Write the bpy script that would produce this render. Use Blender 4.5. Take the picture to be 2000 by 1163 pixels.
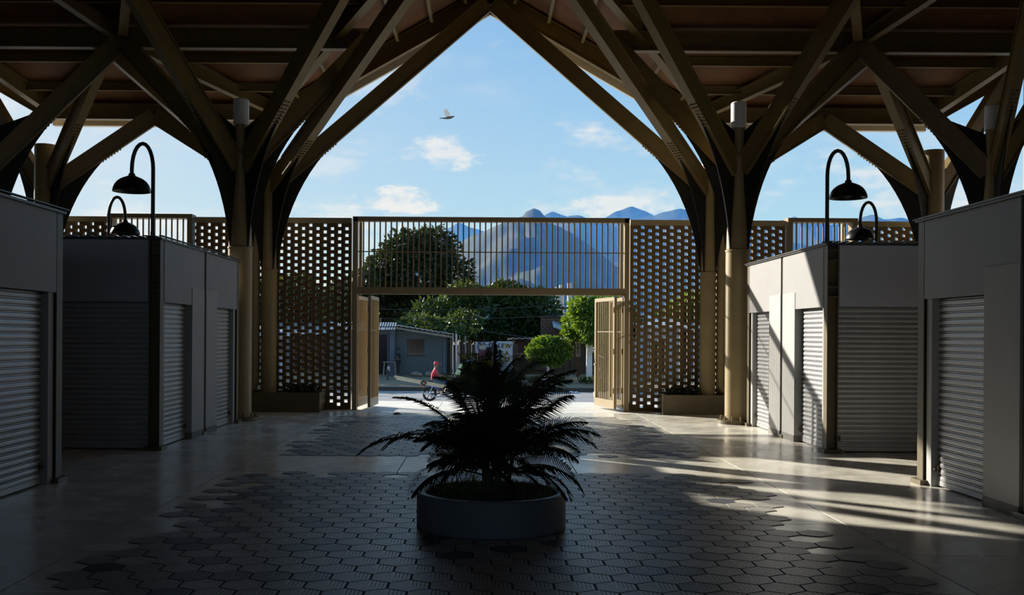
import bpy, math, random
from mathutils import Vector, Matrix, noise
random.seed(7)
R = random.Random(11)
PI = math.pi
sc = bpy.context.scene
COL = sc.collection
for o in list(bpy.data.objects):
    bpy.data.objects.remove(o)

# ------------------------------------------------------------------ camera
H, F, VX, VY, ROLL = 1.65, 2000.0, 949.0, 654.0, 0.0065
cam = bpy.data.cameras.new('camera')
cam.sensor_fit = 'HORIZONTAL'; cam.sensor_width = 36.0; cam.lens = 36.0
cam.shift_x = (1000 - VX) / 2000.0; cam.shift_y = (VY - 581.5) / 2000.0
cam.clip_start = 0.05; cam.clip_end = 30000
co = bpy.data.objects.new('camera', cam); COL.objects.link(co)
co.location = (0, 0, H)
co.rotation_euler = (Matrix.Rotation(PI / 2, 3, 'X') @ Matrix.Rotation(ROLL, 3, 'Z')).to_euler()
sc.camera = co

def at(px, py, Y):
    u, v = px - VX, VY - py
    return Vector(((u - ROLL * v) * Y / F, Y, H + (v + ROLL * u) * Y / F))

# ------------------------------------------------------------------ light
SUN = Vector((-1.11, 1.0, 0.50)).normalized()          # towards the sun
sl = bpy.data.lights.new('sun', 'SUN'); sl.energy = 10.0; sl.angle = 0.0093; sl.color = (1.0, 0.93, 0.80)
so = bpy.data.objects.new('sun', sl); COL.objects.link(so)
so.rotation_euler = SUN.to_track_quat('Z', 'Y').to_euler(); so.location = (-30, 40, 30)
vs = sc.view_settings
vs.view_transform = 'Standard'; vs.look = 'None'; vs.gamma = 1.0; vs.use_curve_mapping = False
vs.exposure = 0.0

def build_world():
    w = bpy.data.worlds.new('sky'); sc.world = w; w.use_nodes = True
    nt = w.node_tree; N = nt.nodes; L = nt.links
    for n in list(N): N.remove(n)
    def nd(t, **k):
        n = N.new(t)
        for a, b in k.items(): setattr(n, a, b)
        return n
    def m(op, a, b=None, c=None, clamp=False):
        n = nd('ShaderNodeMath', operation=op, use_clamp=clamp)
        for i, x in enumerate((a, b, c)):
            if x is None: continue
            if isinstance(x, (int, float)): n.inputs[i].default_value = x
            else: L.new(x, n.inputs[i])
        return n.outputs[0]
    def ss(x, lo, hi):
        n = nd('ShaderNodeMapRange', interpolation_type='SMOOTHSTEP')
        L.new(x, n.inputs[0]); n.inputs[1].default_value = lo; n.inputs[2].default_value = hi
        return n.outputs[0]
    def mix(f, a, b):
        n = nd('ShaderNodeMix', data_type='RGBA')
        L.new(f, n.inputs[0])
        for i, x in ((6, a), (7, b)):
            if isinstance(x, tuple): n.inputs[i].default_value = (*x, 1)
            else: L.new(x, n.inputs[i])
        return n.outputs[2]
    tc = nd('ShaderNodeTexCoord'); d = tc.outputs['Generated']
    sp = nd('ShaderNodeSeparateXYZ'); L.new(d, sp.inputs[0])
    x, y, z = sp.outputs
    el = m('ARCSINE', z); az = m('ARCTAN2', x, y)
    base = mix(ss(el, 0.0, 0.42), (0.50, 0.73, 0.93), (0.14, 0.41, 0.82))
    dot = nd('ShaderNodeVectorMath', operation='DOT_PRODUCT'); L.new(d, dot.inputs[0]); dot.inputs[1].default_value = SUN
    glow = m('POWER', m('MAXIMUM', dot.outputs[1], 0.0), 6.5)
    base = mix(m('MULTIPLY', glow, 1.2, clamp=True), base, (0.84, 0.88, 0.88))
    def noise_at(sx, sz, det, off, rough=0.6):
        mp = nd('ShaderNodeMapping'); L.new(d, mp.inputs[0])
        mp.inputs['Scale'].default_value = (sx, sx, sz); mp.inputs['Location'].default_value = off
        t = nd('ShaderNodeTexNoise'); L.new(mp.outputs[0], t.inputs[0])
        t.inputs['Scale'].default_value = 1.0; t.inputs['Detail'].default_value = det; t.inputs['Roughness'].default_value = rough
        return t.outputs[0]
    # thin high streaks
    n1 = noise_at(4.0, 17.0, 8, (2.3, 1.1, 4.2))
    streak = m('MULTIPLY', ss(n1, 0.50, 0.76), 0.42)
    # low cumulus bank that thickens towards the horizon
    n2 = noise_at(9.0, 22.0, 9, (0.7, 3.3, 0.4), 0.62)
    bank = m('MULTIPLY', ss(m('SUBTRACT', n2, m('MULTIPLY', el, 1.1)), 0.33, 0.52), 0.85)
    # a few single clouds
    n3 = noise_at(20.0, 42.0, 9, (5.1, 0.2, 7.7), 0.7)
    def cloud(a0, e0, ra, re, amt):
        da = m('DIVIDE', m('SUBTRACT', az, a0), ra); de = m('DIVIDE', m('SUBTRACT', el, e0), re)
        r2 = m('ADD', m('MULTIPLY', da, da), m('MULTIPLY', de, de))
        f = m('SUBTRACT', m('ADD', m('SUBTRACT', 1.0, r2), m('MULTIPLY', n3, 4.6)), 2.3)
        return m('MULTIPLY', ss(f, 0.1, 1.0), amt)
    cl = m('MAXIMUM', streak, bank)
    for a0, e0, ra, re, amt in ((-0.042, 0.176, 0.042, 0.020, 0.85), (-0.09, 0.128, 0.055, 0.016, 0.95),
                                (-0.10, 0.240, 0.05, 0.02, 0.35), (-0.16, 0.16, 0.05, 0.012, 0.4),
                                (0.12, 0.125, 0.08, 0.014, 0.8), (0.5, 0.13, 0.12, 0.015, 0.6), (-0.6, 0.2, 0.2, 0.04, 0.6),
                                (1.3, 0.2, 0.2, 0.04, 0.6), (2.4, 0.15, 0.3, 0.03, 0.7), (-1.8, 0.18, 0.25, 0.03, 0.7)):
        cl = m('MAXIMUM', cl, cloud(a0, e0, ra, re, amt))
    up = m('GREATER_THAN', el, -0.02)
    cl = m('MULTIPLY', cl, up)
    ccol = mix(ss(n3, 0.3, 0.6), (0.70, 0.77, 0.84), (0.94, 0.93, 0.90))
    skyc = mix(cl, base, ccol)
    skyc = mix(ss(el, -0.25, -0.01), (0.12, 0.11, 0.09), skyc)
    bg = nd('ShaderNodeBackground'); L.new(skyc, bg.inputs[0]); bg.inputs[1].default_value = 0.92
    out = nd('ShaderNodeOutputWorld'); L.new(bg.outputs[0], out.inputs[0])
build_world()

# ------------------------------------------------------------------ materials
MATS = {}
def mat(name, col, rough=0.6, metal=0.0, var=0.0, scale=6.0, bump=0.0, bscale=None, spec=0.5, trans=0.0, col2=None, rvar=0.0, stretch=(1, 1, 1)):
    mt = bpy.data.materials.new(name); mt.use_nodes = True
    nt = mt.node_tree; N = nt.nodes; L = nt.links
    b = N['Principled BSDF']
    b.inputs['Roughness'].default_value = rough; b.inputs['Metallic'].default_value = metal
    b.inputs['Specular IOR Level'].default_value = spec
    b.inputs['Base Color'].default_value = (*col, 1)
    tc = N.new('ShaderNodeTexCoord'); mp = N.new('ShaderNodeMapping'); L.new(tc.outputs['Object'], mp.inputs[0])
    mp.inputs['Scale'].default_value = stretch
    if var or col2 or rvar:
        t = N.new('ShaderNodeTexNoise'); t.inputs['Scale'].default_value = scale; t.inputs['Detail'].default_value = 6
        t.inputs['Roughness'].default_value = 0.62
        L.new(mp.outputs[0], t.inputs[0])
        r = N.new('ShaderNodeValToRGB'); L.new(t.outputs[0], r.inputs[0])
        c2 = col2 or tuple(min(1, c * (1 + var)) for c in col)
        c1 = tuple(c * (1 - var) for c in col)
        r.color_ramp.elements[0].position = 0.32; r.color_ramp.elements[1].position = 0.68
        r.color_ramp.elements[0].color = (*c1, 1); r.color_ramp.elements[1].color = (*c2, 1)
        L.new(r.outputs[0], b.inputs['Base Color'])
        if rvar:
            mr = N.new('ShaderNodeMapRange'); L.new(t.outputs[0], mr.inputs[0])
            mr.inputs[1].default_value = 0.3; mr.inputs[2].default_value = 0.7
            mr.inputs[3].default_value = max(0.02, rough - rvar); mr.inputs[4].default_value = rough + rvar
            L.new(mr.outputs[0], b.inputs['Roughness'])
    if bump:
        t2 = N.new('ShaderNodeTexNoise'); t2.inputs['Scale'].default_value = bscale or scale * 4; t2.inputs['Detail'].default_value = 5
        L.new(mp.outputs[0], t2.inputs[0])
        bp = N.new('ShaderNodeBump'); bp.inputs['Strength'].default_value = bump; bp.inputs['Distance'].default_value = 0.02
        L.new(t2.outputs[0], bp.inputs['Height']); L.new(bp.outputs[0], b.inputs['Normal'])
    if trans:
        tr = N.new('ShaderNodeBsdfTranslucent'); tr.inputs[0].default_value = (min(1, col[0] * 3.2 + 0.02), min(1, col[1] * 2.8), col[2] * 0.9, 1)
        mx = N.new('ShaderNodeMixShader'); mx.inputs[0].default_value = trans
        L.new(b.outputs[0], mx.inputs[1]); L.new(tr.outputs[0], mx.inputs[2])
        L.new(mx.outputs[0], N['Material Output'].inputs[0])
    MATS[name] = mt
    return mt

M = MATS
mat('bronze_paint', (0.195, 0.138, 0.052), 0.42, 0.0, 0.12, 3.0, 0.05, 40)
mat('bronze_column', (0.31, 0.235, 0.115), 0.45, 0.0, 0.10, 2.0, 0.04, 30)
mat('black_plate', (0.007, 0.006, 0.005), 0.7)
mat('white_cap', (0.72, 0.73, 0.74), 0.35, 0.0, 0.03, 3)
mat('roof_ply', (0.155, 0.064, 0.018), 0.75, 0.0, 0.25, 2.2, 0.05, 12)
mat('cream_trim', (0.74, 0.66, 0.52), 0.5, 0.0, 0.05)
mat('concrete', (0.78, 0.75, 0.66), 0.24, 0.0, 0.16, 1.6, 0.06, 18, 0.5, rvar=0.10)
mat('concrete_out', (0.74, 0.72, 0.66), 0.6, 0.0, 0.12, 1.2, 0.06, 18)
mat('grout', (0.035, 0.035, 0.04), 0.7)
mat('panel_white', (0.262, 0.262, 0.268), 0.55, 0.0, 0.05, 1.3, 0.02, 60)
mat('pilaster_white', (0.35, 0.35, 0.345), 0.6, 0.0, 0.06, 1.8, 0.05, 30)
mat('panel_grey', (0.43, 0.45, 0.54), 0.55, 0.0, 0.05, 1.3)
mat('plinth', (0.16, 0.155, 0.15), 0.7, 0.0, 0.15)
mat('shutter_steel', (0.44, 0.445, 0.46), 0.36, 0.3, 0.08, 5.0, 0.03, 50)
mat('post_dark', (0.115, 0.088, 0.045), 0.45, 0.0, 0.12)
mat('sheet_dark', (0.05, 0.048, 0.05), 0.4, 0.2)
mat('lamp_black', (0.012, 0.012, 0.014), 0.28)
mat('lamp_inner', (0.55, 0.5, 0.4), 0.5)
mat('brick_bronze', (0.165, 0.112, 0.05), 0.7, 0.0, 0.14, 5.0, 0.1, 60)
mat('coping', (0.36, 0.29, 0.18), 0.6, 0.0, 0.08)
mat('gate_paint', (0.27, 0.205, 0.105), 0.42, 0.0, 0.06)
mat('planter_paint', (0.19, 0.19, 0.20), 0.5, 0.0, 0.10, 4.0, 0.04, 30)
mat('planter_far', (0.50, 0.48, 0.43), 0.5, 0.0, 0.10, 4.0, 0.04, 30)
mat('soil', (0.035, 0.027, 0.02), 0.95, 0.0, 0.3, 20, 0.5, 60)
mat('palm_leaf', (0.020, 0.036, 0.012), 0.6, 0.0, 0.2, 3, trans=0.08)
mat('palm_stem', (0.10, 0.10, 0.045), 0.6)
mat('grass_blade', (0.07, 0.09, 0.035), 0.6, trans=0.2)
mat('leaf_dark', (0.018, 0.034, 0.008), 0.5, 0.0, 0.5, 0.5, trans=0.14)
mat('leaf_mid', (0.032, 0.062, 0.010), 0.48, 0.0, 0.5, 0.6, trans=0.2)
mat('leaf_bright', (0.075, 0.14, 0.016), 0.42, 0.0, 0.4, 0.8, trans=0.3)
mat('bark', (0.10, 0.075, 0.05), 0.9, 0.0, 0.3, 4, 0.4, 20)
mat('lime_trunk', (0.72, 0.71, 0.66), 0.8, 0.0, 0.12, 6)
mat('asphalt', (0.27, 0.265, 0.265), 0.85, 0.0, 0.18, 1.0, 0.2, 30)
mat('earth', (0.25, 0.185, 0.115), 0.95, 0.0, 0.28, 0.7, 0.3, 12)
mat('kerb', (0.08, 0.062, 0.045), 0.9, 0.0, 0.2)
mat('house_grey', (0.085, 0.105, 0.105), 0.85, 0.0, 0.14, 0.8)
mat('house_blue', (0.11, 0.135, 0.17), 0.8, 0.0, 0.1)
mat('house_dark', (0.04, 0.035, 0.035), 0.9)
mat('house_brown', (0.075, 0.05, 0.035), 0.9, 0.0, 0.2, 1.5)
mat('door_red', (0.09, 0.03, 0.028), 0.7, 0.0, 0.15)
mat('brick_red', (0.17, 0.09, 0.06), 0.9, 0.0, 0.2, 3)
mat('zinc', (0.55, 0.55, 0.55), 0.4, 0.5, 0.15, 2)
mat('glass_dark', (0.02, 0.025, 0.04), 0.08)
mat('wood_grey', (0.27, 0.23, 0.18), 0.85, 0.0, 0.3, 3)
mat('wood_dark', (0.07, 0.045, 0.028), 0.85, 0.0, 0.3, 3)
mat('wood_pale', (0.62, 0.52, 0.34), 0.7, 0.0, 0.12, 8)
mat('banner_white', (0.50, 0.52, 0.57), 0.7, 0.0, 0.06)
mat('ink_black', (0.03, 0.025, 0.025), 0.7)
mat('ink_yellow', (0.75, 0.50, 0.05), 0.7)
mat('ink_red', (0.42, 0.05, 0.06), 0.7)
mat('cloth_maroon', (0.16, 0.055, 0.075), 0.9, 0.0, 0.15)
mat('barrel_blue', (0.40, 0.46, 0.55), 0.5, 0.0, 0.15)
mat('sack_cream', (0.80, 0.72, 0.36), 0.7)
mat('bag_pink', (0.85, 0.38, 0.55), 0.6)
mat('litter_blue', (0.55, 0.68, 0.80), 0.6)
mat('rubber', (0.018, 0.018, 0.02), 0.7)
mat('chrome', (0.7, 0.7, 0.72), 0.2, 0.9)
mat('bike_blue', (0.02, 0.07, 0.36), 0.25)
mat('bike_black', (0.02, 0.02, 0.022), 0.45)
mat('bike_white', (0.75, 0.75, 0.72), 0.3)
mat('skin', (0.30, 0.15, 0.085), 0.55)
mat('skin_dark', (0.12, 0.07, 0.045), 0.6)
mat('shirt_red', (0.62, 0.03, 0.06), 0.75)
mat('shorts_denim', (0.10, 0.15, 0.20), 0.85)
mat('cloth_black', (0.02, 0.02, 0.022), 0.85)
mat('cloth_white', (0.55, 0.57, 0.60), 0.85)
mat('cloth_trouser', (0.07, 0.08, 0.10), 0.85)
mat('hair', (0.015, 0.012, 0.01), 0.6)
mat('wall_paint', (0.30, 0.28, 0.25), 0.85, 0.0, 0.1)
mat('bird_white', (0.85, 0.83, 0.78), 0.7)
mat('bird_dark', (0.10, 0.10, 0.10), 0.7)
mat('pole_concrete', (0.62, 0.58, 0.50), 0.8, 0.0, 0.12)
mat('forest', (0.014, 0.030, 0.010), 0.95, 0.0, 0.5, 0.012, col2=(0.036, 0.062, 0.014))
mat('wire_black', (0.03, 0.03, 0.03), 0.6)

def tile_material(name, col):
    """hexagonal cement tile: three rhombs of shallow grooves, laid out in the tile's own UV"""
    mt = bpy.data.materials.new(name); mt.use_nodes = True
    nt = mt.node_tree; N = nt.nodes; L = nt.links; b = N['Principled BSDF']
    def m(op, a, bb=None):
        n = N.new('ShaderNodeMath'); n.operation = op
        for i, x in enumerate((a, bb)):
            if x is None: continue
            if isinstance(x, (int, float)): n.inputs[i].default_value = x
            else: L.new(x, n.inputs[i])
        return n.outputs[0]
    uv = N.new('ShaderNodeUVMap'); uv.uv_map = 'tile'
    sp = N.new('ShaderNodeSeparateXYZ'); L.new(uv.outputs[0], sp.inputs[0]); x, y = sp.outputs[0], sp.outputs[1]
    def dotp(a): return m('ADD', m('MULTIPLY', x, math.cos(a)), m('MULTIPLY', y, math.sin(a)))
    ang = [math.radians(a) for a in (90 + 180, 210 + 180, 330 + 180)]
    d = [dotp(a) for a in ang]
    s0 = m('MULTIPLY', m('GREATER_THAN', d[0], d[1]), m('GREATER_THAN', d[0], d[2]))
    s1 = m('MULTIPLY', m('GREATER_THAN', d[1], d[0]), m('GREATER_THAN', d[1], d[2]))
    s2 = m('SUBTRACT', 1.0, m('ADD', s0, s1))
    st = [dotp(ang[k] - math.radians(30)) for k in range(3)]
    coord = m('ADD', m('ADD', m('MULTIPLY', s0, st[0]), m('MULTIPLY', s1, st[1])), m('MULTIPLY', s2, st[2]))
    fr = m('FRACT', m('ADD', m('MULTIPLY', coord, 1 / 0.0265), 100.25))
    groove = m('LESS_THAN', fr, 0.19)
    tc = N.new('ShaderNodeTexCoord'); t = N.new('ShaderNodeTexNoise'); t.inputs['Scale'].default_value = 14; t.inputs['Detail'].default_value = 5
    L.new(tc.outputs['Object'], t.inputs[0])
    r = N.new('ShaderNodeValToRGB'); L.new(t.outputs[0], r.inputs[0])
    r.color_ramp.elements[0].color = (*[c * 0.84 for c in col], 1); r.color_ramp.elements[1].color = (*[c * 1.14 for c in col], 1)
    mx = N.new('ShaderNodeMix'); mx.data_type = 'RGBA'; L.new(groove, mx.inputs[0])
    L.new(r.outputs[0], mx.inputs[6]); mx.inputs[7].default_value = (*[c * 0.16 for c in col], 1)
    L.new(mx.outputs[2], b.inputs['Base Color'])
    L.new(m('ADD', m('MULTIPLY', groove, 0.45), 0.36), b.inputs['Roughness'])
    bp = N.new('ShaderNodeBump'); bp.inputs['Strength'].default_value = 0.8; bp.inputs['Distance'].default_value = 0.004; bp.invert = True
    L.new(groove, bp.inputs['Height']); L.new(bp.outputs[0], b.inputs['Normal'])
    MATS[name] = mt
tile_material('tile_light', (0.45, 0.43, 0.39))
tile_material('tile_dark', (0.10, 0.11, 0.14))

# ------------------------------------------------------------------ helpers
def tag(o, label=None, cat=None, group=None, kind=None):
    if label: o['label'] = label
    if cat: o['category'] = cat
    if group: o['group'] = group
    if kind: o['kind'] = kind
    return o
WL = {}
def wloc(o): return WL.get(o.name, Vector((0, 0, 0))) if o else Vector((0, 0, 0))
def empty(name, loc, label=None, cat=None, group=None, kind=None):
    o = bpy.data.objects.new(name, None); COL.objects.link(o); o.location = loc
    o.empty_display_size = 0.1
    WL[o.name] = Vector(loc)
    return tag(o, label, cat, group, kind)
def add(name, me, mt, parent=None, loc=None, smooth=False):
    """link mesh (verts relative to loc, world) under parent"""
    if mt is not None:
        me.materials.clear()
        for q in (mt if isinstance(mt, (list, tuple)) else [mt]):
            me.materials.append(M[q] if isinstance(q, str) else q)
    if smooth:
        me.polygons.foreach_set('use_smooth', [True] * len(me.polygons))
    o = bpy.data.objects.new(name, me); COL.objects.link(o)
    loc = Vector(loc) if loc is not None else Vector((0, 0, 0))
    if parent is not None: o.parent = parent
    o.location = loc - wloc(parent)
    WL[o.name] = loc
    return o

class MB:
    def __init__(s): s.v = []; s.f = []; s.mi = []; s.cur = 0
    def _add(s, vs, fs):
        n = len(s.v); s.v += [tuple(p) for p in vs]
        for f in fs: s.f.append(tuple(i + n for i in f)); s.mi.append(s.cur)
        return s
    def box(s, a, b):
        x0, y0, z0 = a; x1, y1, z1 = b
        if x0 > x1: x0, x1 = x1, x0
        if y0 > y1: y0, y1 = y1, y0
        if z0 > z1: z0, z1 = z1, z0
        return s._add([(x0, y0, z0), (x1, y0, z0), (x1, y1, z0), (x0, y1, z0), (x0, y0, z1), (x1, y0, z1), (x1, y1, z1), (x0, y1, z1)],
                      [(0, 3, 2, 1), (4, 5, 6, 7), (0, 1, 5, 4), (1, 2, 6, 5), (2, 3, 7, 6), (3, 0, 4, 7)])
    def frame(s, p0, p1, up=(0, 0, 1)):
        p0, p1 = Vector(p0), Vector(p1); d = (p1 - p0).normalized(); u = Vector(up)
        if abs(d.dot(u)) > 0.98: u = Vector((0, 1, 0))
        side = d.cross(u).normalized(); u = side.cross(d).normalized()
        return p0, p1, d, side, u
    def bar(s, p0, p1, w, h, up=(0, 0, 1)):
        p0, p1, d, sd, u = s.frame(p0, p1, up)
        q = [(-1, -1), (1, -1), (1, 1), (-1, 1)]
        vs = [p + sd * (a * w / 2) + u * (b * h / 2) for p in (p0, p1) for a, b in q]
        return s._add(vs, [(0, 1, 2, 3), (7, 6, 5, 4), (0, 4, 5, 1), (1, 5, 6, 2), (2, 6, 7, 3), (3, 7, 4, 0)])
    def ibeam(s, p0, p1, w, h, tf=0.022, tw=0.02, up=(0, 0, 1)):
        p0, p1, d, sd, u = s.frame(p0, p1, up)
        a, b = w / 2, h / 2
        pr = [(-a, -b), (a, -b), (a, -b + tf), (tw / 2, -b + tf), (tw / 2, b - tf), (a, b - tf), (a, b), (-a, b), (-a, b - tf), (-tw / 2, b - tf), (-tw / 2, -b + tf), (-a, -b + tf)]
        n = len(pr); vs = [p + sd * x + u * y for p in (p0, p1) for x, y in pr]
        fs = [tuple(range(n)), tuple(range(2 * n - 1, n - 1, -1))] + [(i, i + n, (i + 1) % n + n, (i + 1) % n) for i in range(n)]
        return s._add(vs, fs)
    def tube(s, p0, p1, r0, r1=None, n=12, cap=True):
        r1 = r0 if r1 is None else r1
        p0, p1, d, sd, u = s.frame(p0, p1)
        vs = []
        for p, r in ((p0, r0), (p1, r1)):
            for i in range(n):
                t = 2 * PI * i / n; vs.append(p + sd * (math.cos(t) * r) + u * (math.sin(t) * r))
        fs = [(i, (i + 1) % n, (i + 1) % n + n, i + n) for i in range(n)]
        if cap: fs += [tuple(range(n - 1, -1, -1)), tuple(range(n, 2 * n))]
        return s._add(vs, fs)
    def path(s, pts, r, n=8):
        pts = [Vector(p) for p in pts]; vs = []; k = len(pts); rr = r if isinstance(r, (list, tuple)) else [r] * k
        ref = Vector((0.12, 1, 0.07))
        for i, p in enumerate(pts):
            d = (pts[min(i + 1, k - 1)] - pts[max(i - 1, 0)]).normalized()
            sd = d.cross(ref).normalized(); u = sd.cross(d)
            for j in range(n):
                t = 2 * PI * j / n; vs.append(p + sd * math.cos(t) * rr[i] + u * math.sin(t) * rr[i])
        fs = [(i * n + j, i * n + (j + 1) % n, (i + 1) * n + (j + 1) % n, (i + 1) * n + j) for i in range(k - 1) for j in range(n)]
        fs += [tuple(range(n - 1, -1, -1)), tuple(range((k - 1) * n, k * n))]
        return s._add(vs, fs)
    def lathe(s, c, prof, n=32, close=False):
        c = Vector(c); vs = []; k = len(prof)
        for r, z in prof:
            for j in range(n):
                t = 2 * PI * j / n; vs.append((c.x + r * math.cos(t), c.y + r * math.sin(t), c.z + z))
        fs = [(i * n + j, i * n + (j + 1) % n, (i + 1) * n + (j + 1) % n, (i + 1) * n + j) for i in range(k - 1) for j in range(n)]
        if close:
            fs.append(tuple(range(n - 1, -1, -1))); fs.append(tuple(range((k - 1) * n, k * n)))
        return s._add(vs, fs)
    def prism(s, poly, off):
        """closed solid from polygon (3d points) swept by vector off"""
        off = Vector(off); n = len(poly); vs = [Vector(p) for p in poly] + [Vector(p) + off for p in poly]
        return s._add(vs, [tuple(range(n - 1, -1, -1)), tuple(range(n, 2 * n))] + [(i, (i + 1) % n, (i + 1) % n + n, i + n) for i in range(n)])
    def sphere(s, c, r, n=10, m_=7):
        c = Vector(c); r = r if isinstance(r, (list, tuple)) else (r, r, r)
        vs = [(c.x, c.y, c.z - r[2])]
        for i in range(1, m_):
            ph = -PI / 2 + PI * i / m_
            for j in range(n):
                t = 2 * PI * j / n; vs.append((c.x + r[0] * math.cos(ph) * math.cos(t), c.y + r[1] * math.cos(ph) * math.sin(t), c.z + r[2] * math.sin(ph)))
        vs.append((c.x, c.y, c.z + r[2])); e = len(vs) - 1
        fs = [(0, 1 + (j + 1) % n, 1 + j) for j in range(n)]
        fs += [(1 + i * n + j, 1 + i * n + (j + 1) % n, 1 + (i + 1) * n + (j + 1) % n, 1 + (i + 1) * n + j) for i in range(m_ - 2) for j in range(n)]
        fs += [(e, 1 + (m_ - 2) * n + j, 1 + (m_ - 2) * n + (j + 1) % n) for j in range(n)]
        return s._add(vs, fs)
    def mesh(s, loc=(0, 0, 0)):
        me = bpy.data.meshes.new('m'); l = Vector(loc)
        me.from_pydata([(v[0] - l.x, v[1] - l.y, v[2] - l.z) for v in s.v], [], s.f)
        if any(s.mi): me.polygons.foreach_set('material_index', s.mi)
        me.update()
        return me
    def build(s, name, mt, parent=None, smooth=False, loc=None):
        if loc is None:
            n = len(s.v)
            loc = Vector((sum(v[0] for v in s.v) / n, sum(v[1] for v in s.v) / n, min(v[2] for v in s.v)))
        o = add(name, s.mesh(loc), mt, parent, loc)
        if smooth:
            o.data.polygons.foreach_set('use_smooth', [True] * len(o.data.polygons))
            try: o.data.set_sharp_from_angle(angle=math.radians(40))
            except Exception: pass
        return o
def thing(mb, name, mt, label, cat, group=None, kind=None, smooth=False):
    return tag(mb.build(name, mt, None, smooth), label, cat, group, kind)

def recalc(o):
    import bmesh
    bm = bmesh.new(); bm.from_mesh(o.data); bmesh.ops.recalc_face_normals(bm, faces=bm.faces); bm.to_mesh(o.data); bm.free()

# ================================================================== STRUCTURE
# ------------------------------------------------------------------ floor
AX = 0.05
floor = empty('floor', (0, 0, 0), 'grey polished floor slabs around a carpet of hexagonal tiles', None, None, 'structure')
MB().box((-14.5, -14, -0.3), (14.5, 25.2, -0.012)).build('floor_base', 'grout', floor)
YB = [-14, -8, -3, 1, 4, 5.2, 6.5, 7.75, 9.0, 10.3, 12.2, 13.75, 15.6, 17.6, 19.6, 21.6, 23.3, 25.2]
XC = [-14.5, -9.0, -6.0, -3.07, 3.17, 6.0, 9.0, 14.5]
g = 0.006
for i in range(len(XC) - 1):
    for j in range(len(YB) - 1):
        xs = [XC[i], XC[i + 1]]
        if i == 3 and (YB[j] in (12.2,) or YB[j] >= 20): xs = [XC[i], -1.05, 1.1, XC[i + 1]]
        for a, b in zip(xs[:-1], xs[1:]):
            MB().box((a + g, YB[j] + g, -0.08), (b - g, YB[j + 1] - g, 0.0)).build('floor_slab', 'concrete' if YB[j] < 21.5 else 'concrete_out', floor)
# hexagonal tiles
TW = 0.271; TR = TW / math.sqrt(3); RP = TR * 1.5
def hexpts(r): return [(r * math.sin(k * PI / 3), r * math.cos(k * PI / 3)) for k in range(6)]
def tile_geom(cx, cy, rot, V, Fc, MI, UV, dark):
    n = len(V); c, s_ = math.cos(rot), math.sin(rot)
    ro, ri, rt = TR * 0.998, TR - 0.0075, TR - 0.0095
    for r, z in ((ro, 0.0), (ro, 0.0012), (ri, 0.0014), (rt, 0.006)):
        for x, y in hexpts(r): V.append((cx + x * c - y * s_, cy + x * s_ + y * c, z)); UV.append((x, y))
    for a in (0, 6, 12):
        for k in range(6):
            Fc.append((n + a + (k + 1) % 6, n + a + k, n + a + 6 + k, n + a + 6 + (k + 1) % 6)); MI.append(2 if a < 12 else dark)
    Fc.append(tuple(n + 18 + k for k in range(5, -1, -1))); MI.append(dark)
def tile_mesh(V, Fc, MI, UV):
    me = bpy.data.meshes.new('hex_tile'); me.from_pydata(V, [], Fc)
    me.polygons.foreach_set('material_index', MI)
    for q in ('tile_light', 'tile_dark', 'grout'): me.materials.append(M[q])
    ul = me.uv_layers.new(name='tile')
    for l in me.loops: ul.data[l.index].uv = UV[l.vertex_index]
    me.update(); return me
tm = []
for dk in (0, 1):
    V, Fc, MI, UV = [], [], [], []; tile_geom(0, 0, 0, V, Fc, MI, UV, dk); tm.append(tile_mesh(V, Fc, MI, UV))
tiles = []
PL1, PL2, PLR = Vector((0.055, 8.80, 0)), Vector((0.04, 16.5, 0)), 0.638
def tiles_region(y0, y1):
    j = 0; y = y0
    while y < y1:
        off = (j % 2) * TW / 2
        for i in range(-13, 14):
            x = AX + i * TW + off
            edge = abs(x - AX) - 2.55
            if edge > 0.42: continue
            if edge > 0 and R.random() < 0.28 + edge: continue
            if min((Vector((x, y, 0)) - PL1).length, (Vector((x, y, 0)) - PL2).length) < PLR - TR: continue
            if (y < y0 + RP * 1.2 or y > y1 - RP * 1.2) and R.random() < 0.35: continue
            dk = 1 if R.random() < (0.24 if abs(x) > 0.8 else 0.2) else 0
            tiles.append((x, y, R.choice((0, 2, 4)) * PI / 3, dk))
        y += RP; j += 1
tiles_region(5.75, 12.1); tiles_region(13.95, 20.6)
tiles.sort(key=lambda t: t[1])
def inframe(x, y): return y > 6.35 and -960 < x * F / y < 1065
near = [t for t in tiles if inframe(t[0], t[1])][:295]
ns = set(near)
for x, y, r, dk in near:
    o = add('hex_tile', tm[dk], None, floor, (x, y, 0)); o.rotation_euler.z = r
V, Fc, MI, UV = [], [], [], []
for t in tiles:
    if t not in ns: tile_geom(t[0], t[1], t[2], V, Fc, MI, UV, t[3])
o = add('hex_tiles', tile_mesh(V, Fc, MI, UV), None, floor); o['kind'] = 'stuff'

# ------------------------------------------------------------------ unseen walls added to block and shape the light in the hall
tag(MB().box((-11.9, -14, 0), (-11.6, 22.35, 9.3)).build('sun_block_wall_left', 'wall_paint'), 'unseen plain wall added on the left to block the low sun', None, None, 'structure')
tag(MB().box((11.7, -14, 0), (12.0, 22.35, 9.3)).build('light_block_wall_right', 'wall_paint'), 'unseen plain wall added on the right to darken the hall', None, None, 'structure')
tag(MB().box((-11.9, -14.3, 0), (12.0, -14, 3.5)).build('fill_light_wall_back', 'wall_paint'), 'unseen rear wall, kept low to let fill light in from behind', None, None, 'structure')

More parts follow.
